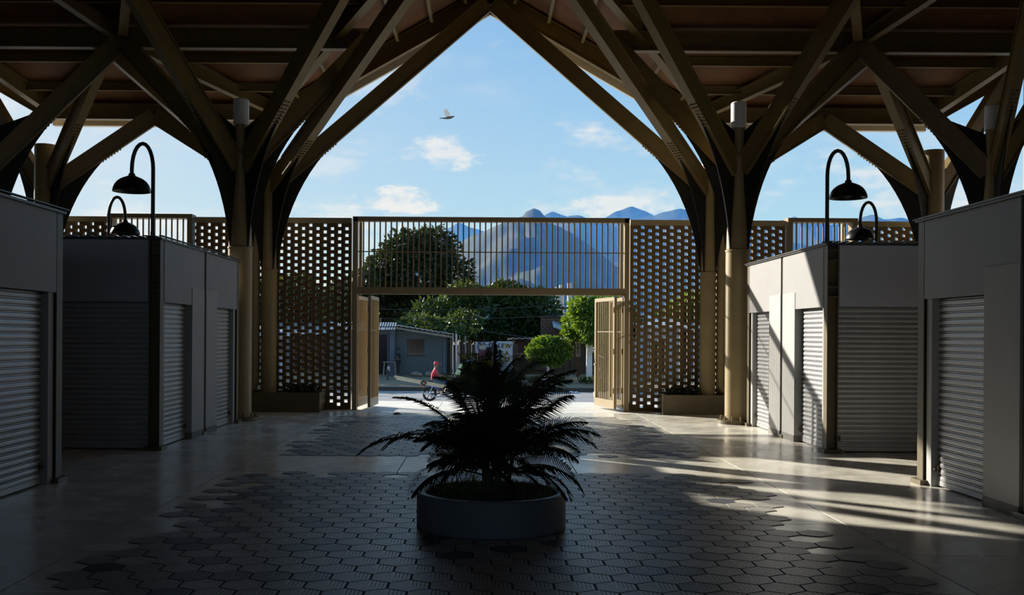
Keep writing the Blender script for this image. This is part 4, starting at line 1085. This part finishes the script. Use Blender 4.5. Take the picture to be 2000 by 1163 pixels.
def tree(px, base_z, Y, blobs_px, n, ls, mt_, seed, label, trunk_r=0.3, tmat='bark', branches=5, group='trees across the street'):
    """blobs in photo pixels at depth Y+dy: (px,py,rx,ry,dy)"""
    x = hx(px, Y); root = empty('tree', (x, Y, base_z), label, 'tree', group)
    bl = []
    for (bx, by, rx, ry, dy) in blobs_px:
        c = at(bx, by, Y + dy); k = (Y + dy) / F
        bl.append((tuple(c), (rx * k, (rx + ry) * 0.5 * k, ry * k)))
    top = Vector(bl[0][0])
    b = Vector((x, Y, base_z)); mid = b.lerp(top, 0.55) + Vector((R.uniform(-.1, .1), 0, 0))
    MB().path([b - Vector((0, 0, 0.15)), b.lerp(mid, 0.5), mid, top], [trunk_r * 1.15, trunk_r, trunk_r * 0.8, trunk_r * 0.35], 9).build('trunk', tmat, root, True)
    for c, r in bl[1:branches + 1]:
        c = Vector(c); MB().path([mid, mid.lerp(c, 0.5) + Vector((0, 0, 0.1)), c], [trunk_r * 0.5, trunk_r * 0.35, trunk_r * 0.15], 6).build('branch', 'bark', root, True)
    crown(root, bl, n, ls, mt_, seed)
    return root
tree(820, -0.7, 76, [(815, 540, 70, 75, 0), (800, 490, 55, 42, 0), (845, 485, 50, 42, 1), (760, 540, 52, 58, 0), (728, 560, 26, 44, 0), (880, 545, 48, 50, 0), (740, 590, 40, 40, -1), (815, 610, 90, 40, 0), (905, 590, 32, 40, 1)], 15000, 0.42, 'leaf_dark', 1, 'big dark round tree towering behind the grey house', 0.5)
tree(950, -0.7, 68, [(940, 610, 80, 45, 0), (860, 615, 60, 32, -1), (1010, 600, 55, 42, 0), (1050, 610, 45, 45, 0), (905, 580, 45, 28, 0), (985, 572, 38, 24, 0), (820, 634, 46, 16, -8), (870, 640, 36, 14, -8), (905, 630, 40, 22, -6), (960, 648, 100, 20, 0), (1035, 640, 55, 22, 0)], 13000, 0.36, 'leaf_mid', 2, 'wide spreading green tree over the yard with the banners', 0.4)
rt = tree(1176, -0.75, 55.6, [(1160, 622, 42, 40, 0), (1125, 634, 27, 27, 0), (1180, 610, 40, 35, 0.5), (1140, 600, 30, 22, -1.4), (1112, 648, 14, 10, 0), (1174, 662, 28, 24, 0), (1150, 622, 30, 34, -1.4), (1156, 652, 22, 16, -1.2)], 6600, 0.28, 'leaf_bright', 3, 'bright sunlit green tree at the right of the gate opening', 0.08)
MB().path([at(1154, 680, 54.6), at(1163, 690, 54.6), at(1172, 696, 54.6), at(1180, 700, 54.6)], [0.05, 0.045, 0.04, 0.03], 7).build('low_bough', 'pole_concrete', rt, True)
tree(1071, -0.75, 55, [(1072, 684, 38, 24, 0), (1048, 690, 20, 16, 0), (1098, 686, 20, 18, 0), (1072, 672, 28, 14, 0), (1078, 705, 22, 10, 0)], 3800, 0.22, 'leaf_bright', 4, 'small clipped tree with whitewashed trunk on the far pavement', 0.085, 'lime_trunk', 0)
tree(560, -0.7, 66, [(560, 600, 70, 50, 0), (510, 590, 50, 45, 0), (620, 610, 60, 45, 0), (580, 565, 40, 30, 0)], 6500, 0.36, 'leaf_mid', 5, 'leafy tree glimpsed through the left brick screen', 0.35)
tree(690, -0.7, 72, [(680, 590, 45, 50, 0), (650, 610, 40, 40, 0), (712, 560, 22, 35, 0)], 4500, 0.36, 'leaf_dark', 6, 'dark tree behind the left gate post', 0.35)
tree(1340, -0.7, 64, [(1335, 620, 40, 35, 0), (1370, 600, 36, 36, 0), (1300, 632, 34, 24, 0)], 4200, 0.34, 'leaf_bright', 7, 'sunlit tree glimpsed through the right brick screen', 0.3)
tree(380, -0.7, 62, [(380, 600, 70, 45, 0), (300, 610, 60, 40, 0), (440, 600, 50, 40, 0)], 4200, 0.36, 'leaf_mid', 8, 'leafy tree hidden behind the left kiosk and wall', 0.35)
tree(1205, -0.7, 60, [(1205, 660, 25, 35, 0), (1225, 630, 25, 30, 0)], 2000, 0.28, 'leaf_mid', 9, 'narrow tree behind the right gate post', 0.15)
# small plants
gp = empty('gate_shrub', at(1178, 800, 24.4) * 1.0, 'spiky green plant outside the right gate leaf', 'plant')
gp.location.z = 0; WL[gp.name] = Vector(gp.location)
pc = Vector(gp.location); MB().lathe(tuple(pc), [(0.20, 0), (0.24, 0.3), (0.21, 0.3), (0.19, 0.26), (0.001, 0.26)], 20).build('pot', 'planter_far', gp, True)
qg = random.Random(4)
for i in range(14):
    frond(gp, pc + Vector((0, 0, 0.26)), i * 2 * PI / 14, qg.uniform(0.7, 1.35), qg.uniform(0.5, 0.85), qg.uniform(0.6, 1.4), 14, 0.12, qg)
for i, (px, py, Y, lab) in enumerate(((925, 742, 55.2, 'weedy green bush by the kerb left of the near palm'), (910, 745, 55.0, 'small weed clump behind the motorcycle'), (1050, 747, 54.6, 'heap of cut leaves under the clipped tree'), (1085, 748, 54.5, 'second heap of cut leaves right of the pink bag'), (1150, 748, 54.3, 'thin weed strip at the kerb under the bright tree'))):
    c = at(px, py, Y); c.z = ST + 0.36; wd = empty('weeds', c, lab, 'weeds')
    shrub(wd, tuple(c), 0.55, 0.3, 0.28, 420, 40 + i, 'leaf_bright' if i < 2 else 'leaf_mid', 0.15)
c = at(1063, 748, 53.9); c.z = ST + 0.38
mb = MB().sphere((c.x, c.y, c.z + 0.09), (0.2, 0.14, 0.12), 10, 6).sphere((c.x + 0.13, c.y, c.z + 0.13), (0.09, 0.08, 0.11), 8, 5)
thing(mb, 'plastic_bag', 'bag_pink', 'pink plastic bag lying on the cut leaves', 'bag', smooth=True)
c = at(1121, 762, 51.0); c.z = ST
mb = MB().sphere((c.x - 0.12, c.y, c.z + 0.05), (0.14, 0.08, 0.055), 8, 5).sphere((c.x + 0.13, c.y, c.z + 0.04), (0.1, 0.09, 0.05), 8, 5)
thing(mb, 'crumpled_litter', 'litter_blue', 'pale blue crumpled litter at the foot of the far kerb', 'litter', smooth=True)

# ------------------------------------------------------------------ people and motorcycle
def skin(name, chains, mt_, parent, loc, sub=2):
    """chains: list of [(x,y,z,r),...]; a repeated coordinate joins chains. One continuous skinned mesh."""
    V, E, Rr, idx = [], [], [], {}
    for ch in chains:
        prev = None
        for x, y, z, r in ch:
            k = (round(x, 4), round(y, 4), round(z, 4))
            if k not in idx: idx[k] = len(V); V.append(k); Rr.append(r)
            i = idx[k]
            if prev is not None and prev != i: E.append((prev, i))
            prev = i
    me = bpy.data.meshes.new(name); me.from_pydata(V, E, [])
    o = add(name, me, None, parent, loc)
    md = o.modifiers.new('skin', 'SKIN'); md.use_smooth_shade = True
    sv = me.skin_vertices[0].data
    for i, r in enumerate(Rr): sv[i].radius = (r, r) if not isinstance(r, tuple) else r; sv[i].use_root = (i == 0)
    s2 = o.modifiers.new('sub', 'SUBSURF'); s2.levels = sub; s2.render_levels = sub
    dg = bpy.context.evaluated_depsgraph_get(); dg.update()
    m2 = bpy.data.meshes.new_from_object(o.evaluated_get(dg)); o.modifiers.clear(); o.data = m2
    m2.materials.clear(); m2.materials.append(M[mt_])
    m2.polygons.foreach_set('use_smooth', [True] * len(m2.polygons))
    return o
BKY = 44.3
bx0 = hx(840, BKY); bw_ = 1.30
bk = empty('motorcycle', (bx0 + bw_ / 2, BKY, ST), 'blue and black motorcycle riding along the street', 'motorcycle')
def B(x, z, y=0.0): return Vector((bx0 + x, BKY + y, ST + z))
def wheel(x, nm):
    c = B(x, 0.31); n = 36; mb = MB()
    V = []; 
    for i in range(n):
        t = 2 * PI * i / n
        for j in range(10):
            u = 2 * PI * j / 10; r = 0.265 + 0.047 * math.cos(u); V.append((c.x + r * math.cos(t), c.y + 0.045 * math.sin(u), c.z + r * math.sin(t)))
    mb._add(V, [(i * 10 + j, ((i + 1) % n) * 10 + j, ((i + 1) % n) * 10 + (j + 1) % 10, i * 10 + (j + 1) % 10) for i in range(n) for j in range(10)])
    w = mb.build(nm, 'rubber', bk, True)
    rim = MB(); V = []
    for i in range(n):
        t = 2 * PI * i / n
        for r, y in ((0.228, -0.025), (0.228, 0.025), (0.205, 0.025), (0.205, -0.025)): V.append((c.x + r * math.cos(t), c.y + y, c.z + r * math.sin(t)))
    rim._add(V, [(i * 4 + j, i * 4 + (j + 1) % 4, ((i + 1) % n) * 4 + (j + 1) % 4, ((i + 1) % n) * 4 + j) for i in range(n) for j in range(4)])
    for k in range(6):
        t = k * PI / 3; rim.bar(c, c + Vector((0.21 * math.cos(t), 0, 0.21 * math.sin(t))), 0.03, 0.02, (0, 1, 0))
    rim.tube(c - Vector((0, 0.06, 0)), c + Vector((0, 0.06, 0)), 0.06, n=14)
    rim.build('rim', 'bike_black', w)
wheel(0, 'rear_wheel'); wheel(bw_, 'front_wheel')
for y in (-0.07, 0.07):
    MB().tube(B(bw_, 0.31, y), B(bw_ - 0.28, 0.92, y), 0.024, 0.022, 10).build('fork', 'chrome', bk, True)
    MB().tube(B(0, 0.31, y * 1.4), B(0.12, 0.66, y * 1.4), 0.028, 0.022, 8).build('shock', 'chrome', bk, True)
MB().path([B(bw_ - 0.3, 0.95), B(0.85, 0.75), B(0.5, 0.66), B(-0.1, 0.70)], 0.03, 8).path([B(bw_ - 0.3, 0.93), B(0.93, 0.4), B(0.5, 0.28), B(0.35, 0.45), B(0.5, 0.66)], 0.025, 8).bar(B(0, 0.31, -0.1), B(0.45, 0.34, -0.1), 0.03, 0.05).bar(B(0, 0.31, 0.1), B(0.45, 0.34, 0.1), 0.03, 0.05).build('chassis', 'bike_black', bk, True)
MB().box(B(0.45, 0.22, -0.12), B(0.85, 0.44, 0.12)).tube(B(0.72, 0.4), B(0.8, 0.64), 0.1, 0.09, 12).build('engine', 'zinc', bk)
MB().path([B(0.88, 0.38, -0.12), B(0.8, 0.2, -0.15), B(0.35, 0.2, -0.17), B(-0.25, 0.36, -0.17)], [0.025, 0.028, 0.04, 0.05], 10).build('exhaust', 'chrome', bk, True)
MB().sphere(B(0.70, 0.80), (0.26, 0.14, 0.14), 16, 10).build('fuel_tank', 'bike_blue', bk, True)
MB().path([B(-0.35, 0.80), B(0.0, 0.80), B(0.3, 0.78), B(0.5, 0.76)], [0.07, 0.11, 0.12, 0.08], 12).build('seat_pad', 'bike_black', bk, True)
MB().prism([B(-0.3, 0.74, -0.11), B(0.42, 0.70, -0.11), B(0.42, 0.5, -0.11), B(0.1, 0.6, -0.11)], (0, 0.22, 0)).build('side_cover', 'bike_blue', bk)
fd = MB()
for x, t0, t1, nm in ((bw_, 0.5, 2.6, 'f'),):
    pts = [B(x, 0.31) + Vector((0.345 * math.cos(t0 + (t1 - t0) * i / 10), 0, 0.345 * math.sin(t0 + (t1 - t0) * i / 10))) for i in range(11)]
    for p, q_ in zip(pts[:-1], pts[1:]): fd.bar(p, q_, 0.12, 0.018, (0, 0, 1))
fd.build('front_mudguard', 'bike_blue', bk)
fd = MB(); pts = [B(0, 0.31) + Vector((0.35 * math.cos(1.2 + 1.5 * i / 8), 0, 0.35 * math.sin(1.2 + 1.5 * i / 8))) for i in range(9)]
for p, q_ in zip(pts[:-1], pts[1:]): fd.bar(p, q_, 0.13, 0.018, (0, 0, 1))
fd.build('rear_mudguard', 'bike_black', bk)
MB().prism([B(0.98, 1.02, -0.1), B(1.16, 1.10, -0.1), B(1.24, 0.86, -0.1), B(1.06, 0.80, -0.1)], (0, 0.2, 0)).build('headlight_fairing', 'bike_blue', bk)
MB().sphere(B(1.22, 0.92), (0.05, 0.08, 0.09), 12, 8).build('headlight', 'bike_white', bk, True)
MB().path([B(0.86, 1.06, -0.36), B(0.96, 1.08, -0.2), B(1.0, 1.02, 0), B(0.96, 1.08, 0.2), B(0.86, 1.06, 0.36)], 0.016, 8).build('handlebar', 'bike_black', bk, True)
for y in (-0.3, 0.3): MB().path([B(0.94, 1.08, y), B(1.0, 1.2, y * 1.15)], 0.008, 5).sphere(B(1.0, 1.23, y * 1.15), (0.015, 0.06, 0.04), 8, 6).build('mirror', 'bike_black', bk)
MB().box(B(-0.42, 0.62, -0.05), B(-0.36, 0.70, 0.05)).build('tail_light', 'ink_red', bk)
# rider
rd = empty('person', B(0.2, 0.84), 'rider in a red shirt, red cap and shorts on the motorcycle', 'person')
o0 = B(0.20, 0.0)
def P(x, y, z, r): return (x, y, z, r)
hip = (0, 0, 0.90, 0.145)
body = [[hip, P(-0.01, 0, 1.05, 0.125), P(0.0, 0, 1.20, 0.135), P(0.02, 0, 1.33, 0.12), P(0.035, 0, 1.42, 0.055), P(0.06, 0, 1.50, 0.075), P(0.08, 0, 1.57, 0.092), P(0.075, 0, 1.64, 0.075)]]
for sg in (-1, 1):
    body.append([P(0.02, 0, 1.33, 0.12), P(0.03, sg * 0.17, 1.33, 0.062), P(0.18, sg * 0.24, 1.14, 0.046), P(0.42, sg * 0.28, 1.09, 0.036), P(0.60, sg * 0.30, 1.10, 0.026), P(0.66, sg * 0.30, 1.085, 0.032)])
    body.append([hip, P(0.06, sg * 0.13, 0.88, 0.095), P(0.42, sg * 0.22, 0.78, 0.07), P(0.44, sg * 0.22, 0.60, 0.056), P(0.36, sg * 0.2, 0.38, 0.038), P(0.38, sg * 0.2, 0.33, 0.038), P(0.52, sg * 0.21, 0.31, 0.03)])
bd = skin('body', body, 'skin', rd, o0)
for sg in (-1, 1):                                   # fingers closed round the grips
    for k in range(4):
        y = sg * (0.27 + 0.02 * k)
        MB().path([o0 + Vector((0.66, y, 1.10)), o0 + Vector((0.69, y, 1.095)), o0 + Vector((0.69, y, 1.06)), o0 + Vector((0.66, y, 1.05))], 0.009, 5).build('finger', 'skin', bd, True)
    MB().path([o0 + Vector((0.64, sg * 0.27, 1.08)), o0 + Vector((0.65, sg * 0.25, 1.05)), o0 + Vector((0.68, sg * 0.26, 1.045))], 0.010, 5).build('thumb', 'skin', bd, True)
sh = [[P(0, 0, 0.86, 0.165), P(-0.01, 0, 1.05, 0.15), P(0.0, 0, 1.20, 0.155), P(0.02, 0, 1.335, 0.128), P(0.03, 0, 1.39, 0.065)]]
for sg in (-1, 1): sh.append([P(0.02, 0, 1.335, 0.128), P(0.03, sg * 0.17, 1.335, 0.082), P(0.12, sg * 0.22, 1.215, 0.072)])
skin('shirt', sh, 'shirt_red', rd, o0)
st = [[P(0.01, 0, 0.88, 0.15)]]
for sg in (-1, 1): st.append([P(0.01, 0, 0.88, 0.15), P(0.07, sg * 0.13, 0.88, 0.108), P(0.36, sg * 0.205, 0.80, 0.088), P(0.44, sg * 0.22, 0.74, 0.082)])
skin('shorts', st[1:], 'shorts_denim', rd, o0)
hc = o0 + Vector((0.075, 0, 1.60))
MB().lathe(hc + Vector((0, 0, 0.01)), [(0.104, 0.0), (0.106, 0.03), (0.095, 0.075), (0.06, 0.108), (0.001, 0.118)], 20).prism([hc + Vector((0.08, -0.075, 0.012)), hc + Vector((0.2, -0.05, 0.005)), hc + Vector((0.215, 0, 0.004)), hc + Vector((0.2, 0.05, 0.005)), hc + Vector((0.08, 0.075, 0.012))], (0, 0, 0.012)).build('cap', 'shirt_red', rd, True)
MB().sphere(hc + Vector((-0.03, 0, -0.015)), (0.078, 0.09, 0.06), 12, 7).build('hair', 'hair', rd, True)
MB().prism([hc + Vector((0.088, -0.012, -0.01)), hc + Vector((0.125, 0, -0.05)), hc + Vector((0.088, 0.012, -0.01)), hc + Vector((0.088, 0, -0.055))], (0, 0, -0.004)).build('nose', 'skin', rd)
for sg in (-1, 1):
    MB().sphere(hc + Vector((0.085, sg * 0.035, -0.012)), 0.011, 8, 5).build('eye', 'hair', rd, True)
    MB().sphere(hc + Vector((0.0, sg * 0.092, -0.03)), (0.022, 0.01, 0.032), 8, 5).build('ear', 'skin', rd, True)
MB().box(hc + Vector((0.082, -0.025, -0.085)), hc + Vector((0.092, 0.025, -0.078))).build('mouth', 'ink_red', rd)
for sg in (-1, 1): MB().sphere(o0 + Vector((0.46, sg * 0.21, 0.305)), (0.13, 0.05, 0.035), 10, 6).build('shoe', 'rubber', rd, True)
# planks on the bike
for i, (y, dz) in enumerate(((-0.27, 0.0), (-0.30, 0.075))):
    p0, p1 = at(770 + 4 * i, 735.5 + 1.0 * i, BKY - 0.28), at(886 - 20 * i, 757.5 - 4 * i, BKY - 0.28)
    thing(MB().bar(p0 + Vector((0, y + 0.28, -dz)), p1 + Vector((0, y + 0.28, -dz)), 0.03, 0.085), 'wooden_plank', 'wood_pale', ['upper long pale plank carried along the motorcycle', 'lower long pale plank carried along the motorcycle'][i], 'plank', 'planks on the motorcycle')
thing(MB().path([at(826, 744, BKY - 0.3), at(832, 748, BKY - 0.3), at(829, 754, BKY - 0.3), at(823, 749, BKY - 0.3), at(826, 744, BKY - 0.3)], 0.05, 7), 'rope_bundle', 'wood_dark', 'brown rope bundle tying the planks behind the rider', 'rope', smooth=True)
# standing person and child at the house
def person(px, py, Y, h, label, top, bottom, lean=0.0, sk='skin_dark', arms='down'):
    b = at(px, py, Y); b.z = GZ if Y > 56 else b.z; root = empty('person', b, label, 'person'); k = h / 1.7
    def p(x, y, z, r): return ((x + lean * max(0, z - 0.9)) * k, y * k, z * k, r * k)
    hp = p(0, 0, 0.95, 0.12)
    ch = [[hp, p(0, 0, 1.12, 0.115), p(0, 0, 1.3, 0.125), p(0, 0, 1.42, 0.09), p(0, 0, 1.5, 0.05), p(-0.01, 0, 1.58, 0.078), p(-0.015, 0, 1.64, 0.088)]]
    for sg in (-1, 1):
        ch.append([p(0, 0, 1.42, 0.09), p(0.0, sg * 0.17, 1.40, 0.055), p(-0.03, sg * 0.21, 1.12, 0.042), p(-0.2, sg * 0.17, 0.98, 0.032), p(-0.27, sg * 0.16, 0.98, 0.03)])
        ch.append([hp, p(0, sg * 0.09, 0.9, 0.09), p(-0.02, sg * 0.1, 0.5, 0.062), p(0.01, sg * 0.1, 0.1, 0.042), p(-0.1, sg * 0.1, 0.04, 0.035)])
    skin('body', ch, sk, root, b)
    skin('top', [[p(0, 0, 0.93, 0.14), p(0, 0, 1.12, 0.135), p(0, 0, 1.3, 0.145), p(0, 0, 1.42, 0.10)], [p(0, 0, 1.42, 0.10), p(0, 0.17, 1.41, 0.072), p(-0.02, 0.2, 1.2, 0.06)], [p(0, 0, 1.42, 0.10), p(0, -0.17, 1.41, 0.072), p(-0.02, -0.2, 1.2, 0.06)]], top, root, b)
    skin('trousers', [[p(0, 0, 0.96, 0.135), p(0, 0.09, 0.88, 0.105), p(-0.02, 0.1, 0.5, 0.078), p(0.01, 0.1, 0.14, 0.06)], [p(0, 0, 0.96, 0.135), p(0, -0.09, 0.88, 0.105), p(-0.02, -0.1, 0.5, 0.078), p(0.01, -0.1, 0.14, 0.06)]], bottom, root, b)
    hd = b + Vector(((-0.005 + lean * 0.75) * k, 0, 1.68 * k)); MB().sphere(hd, (0.098 * k, 0.095 * k, 0.075 * k), 12, 7).build('hair', 'hair', root, True)
person(778, 733, 57.0, 1.5, 'dark-dressed person standing against the pillar of the grey house', 'cloth_black', 'cloth_black')
person(757.5, 749, 55.3, 1.08, 'small child in a pale shirt walking in front of the dark doorway', 'cloth_white', 'cloth_trouser', 0.15)
tb = empty('work_table', at(761, 733, 56.7), 'simple wooden work table beside the dark doorway', 'table')
a, b = at(748, 707, 56.7), at(774, 707, 56.7)
MB().box((a.x, 56.5, a.z - 0.03), (b.x, 57.0, a.z)).build('table_top', 'wood_grey', tb)
for x, dx in ((a.x + 0.08, -0.06), (b.x - 0.08, 0.06)):
    for y in (56.55, 56.95): MB().bar((x, y, a.z - 0.03), (x + dx, y, GZ), 0.035, 0.035, (0, 1, 0)).build('leg', 'wood_grey', tb)
for i, (px, w, lab) in enumerate(((812, 0.3, 'dark rubble lump at the foot of the house wall under the window'), (836, 0.2, 'small rubble lump at the right foot of the house wall'))):
    c = at(px, 733, 57.0); mb = MB().sphere((c.x, c.y, GZ + 0.1), (w, 0.2, 0.14), 9, 6).sphere((c.x + w * 0.8, c.y, GZ + 0.06), (w * 0.6, 0.15, 0.10), 8, 5)
    thing(mb, 'rubble', 'wood_grey', lab, 'rubble')

# ------------------------------------------------------------------ pigeon in flight
bp = at(876, 230, 34.0); bird = empty('pigeon', bp, 'white-winged pigeon flying in front of the sky', 'bird')
MB().path([bp + Vector((-0.20, 0, -0.02)), bp + Vector((-0.10, 0, -0.02)), bp, bp + Vector((0.09, 0, 0.01)), bp + Vector((0.14, 0, 0.035)), bp + Vector((0.175, 0, 0.04)), bp + Vector((0.20, 0, 0.035))], [0.018, 0.03, 0.05, 0.042, 0.025, 0.022, 0.006], 10).build('body', 'bird_dark', bird, True)
for sg, tip in ((-1, (-0.10, -0.10, 0.28)), (1, (-0.02, 0.16, 0.24))):
    t = Vector(tip); r0 = bp + Vector((0.08, sg * 0.03, 0.03)); r1 = bp + Vector((-0.08, sg * 0.03, 0.03))
    mb = MB().prism([r0, r0.lerp(bp + t, 0.55) + Vector((0.04, 0, 0)), bp + t + Vector((0.03, 0, 0)), bp + t + Vector((-0.03, 0, -0.02)), r1.lerp(bp + t, 0.5) + Vector((-0.06, 0, 0)), r1], (0, 0.012, 0))
    mb.build('wing', 'bird_white', bird)
MB().prism([bp + Vector((-0.15, -0.03, -0.02)), bp + Vector((-0.29, -0.05, -0.03)), bp + Vector((-0.29, 0.05, -0.03)), bp + Vector((-0.15, 0.03, -0.02))], (0, 0, 0.01)).build('tail', 'bird_dark', bird)

# ------------------------------------------------------------------ mountains and the haze in front of them
def ridge(name, prof, Y, depth, label, seed, amp=0.05, n=220, m_=44):
    prof = sorted(prof); V = []
    def hgt(px):
        for (a, ya), (b, yb) in zip(prof[:-1], prof[1:]):
            if a <= px <= b:
                t = (px - a) / (b - a); t = t * t * (3 - 2 * t) * 0.5 + t * 0.5; return ya + (yb - ya) * t
        return prof[0][1] if px < prof[0][0] else prof[-1][1]
    p0, p1 = prof[0][0], prof[-1][0]
    for j in range(m_ + 1):
        t = j / m_ * 2 - 1
        for i in range(n + 1):
            px = p0 + (p1 - p0) * i / n; X = hx(px, Y); z = (VY - hgt(px)) * Y / F
            y = Y + t * depth; sh_ = max(0.0, 1 - abs(t)) ** 1.15
            sp = Vector((X / Y * 9, y / Y * 9 + seed, 0))
            rough = noise.fractal(sp * 2.0, 1.0, 2.0, 5) * amp * (1 - sh_ * 0.55) * 2.2 + noise.fractal(sp * 9, 1.0, 2.0, 3) * amp * 0.12
            gully = 1 + 0.35 * noise.noise(Vector((X / Y * 22, seed, t))) * (1 - sh_)
            V.append((X, y, max(-30.0, z * sh_ * gully + z * rough * (1 if sh_ < 0.97 else 0.25) - 5)))
    mb = MB(); mb._add(V, [(j * (n + 1) + i, j * (n + 1) + i + 1, (j + 1) * (n + 1) + i + 1, (j + 1) * (n + 1) + i) for j in range(m_) for i in range(n)])
    o = mb.build(name, 'forest', None, True); tag(o, label, None, None, 'structure')
ridge('hill_1', [(640, 640), (760, 590), (840, 520), (880, 477), (930, 452), (985, 430), (1004, 421), (1018, 418), (1027, 407), (1040, 401), (1052, 405), (1063, 417), (1075, 432), (1110, 448), (1150, 475), (1190, 503), (1230, 545), (1290, 590), (1400, 645)], 2600, 900, 'steep forested peak directly above the gate', 1, 0.07)
ridge('hill_2', [(900, 560), (1000, 470), (1060, 432), (1092, 424), (1112, 417), (1128, 416), (1150, 424), (1180, 428), (1230, 424), (1270, 418), (1300, 408), (1328, 402), (1350, 407), (1400, 425), (1450, 434), (1490, 432), (1530, 424), (1550, 417), (1570, 424), (1620, 432), (1660, 428), (1690, 415), (1702, 412), (1725, 421), (1760, 417), (1800, 428), (1900, 440), (2100, 470), (2300, 560)], 4600, 1300, 'long forested range to the right behind the peak', 7, 0.05, 320)
ridge('hill_3', [(780, 520), (840, 470), (872, 446), (896, 434), (918, 444), (950, 452), (1010, 440), (1050, 424), (1078, 411), (1100, 418), (1130, 430), (1170, 428), (1205, 409), (1232, 400), (1255, 408), (1290, 424), (1350, 440), (1420, 470), (1600, 520)], 8200, 1500, 'pale distant blue peaks at the back', 13, 0.03)
ridge('hill_4', [(520, 640), (600, 610), (680, 585), (710, 575), (760, 600), (840, 640)], 7400, 1200, 'low distant ridge at the left behind the big tree', 19, 0.03)
hz = MB().prism([(-190, 300, -40), (500, 300, -40), (9000, 6000, -40), (9000, 12000, -40), (-7500, 12000, -40)], (0, 0, 640)).build('haze', None); recalc(hz)
tag(hz, 'thin blue haze in the valley in front of the mountains', 'haze', None, 'stuff')
hm = bpy.data.materials.new('haze'); hm.use_nodes = True
N = hm.node_tree.nodes; N.remove(N['Principled BSDF'])
vsn = N.new('ShaderNodeVolumeScatter'); vsn.inputs['Color'].default_value = (0.075, 0.25, 0.90, 1); vsn.inputs['Density'].default_value = 0.00023
hm.node_tree.links.new(vsn.outputs[0], N['Material Output'].inputs['Volume'])
hz.data.materials.append(hm)
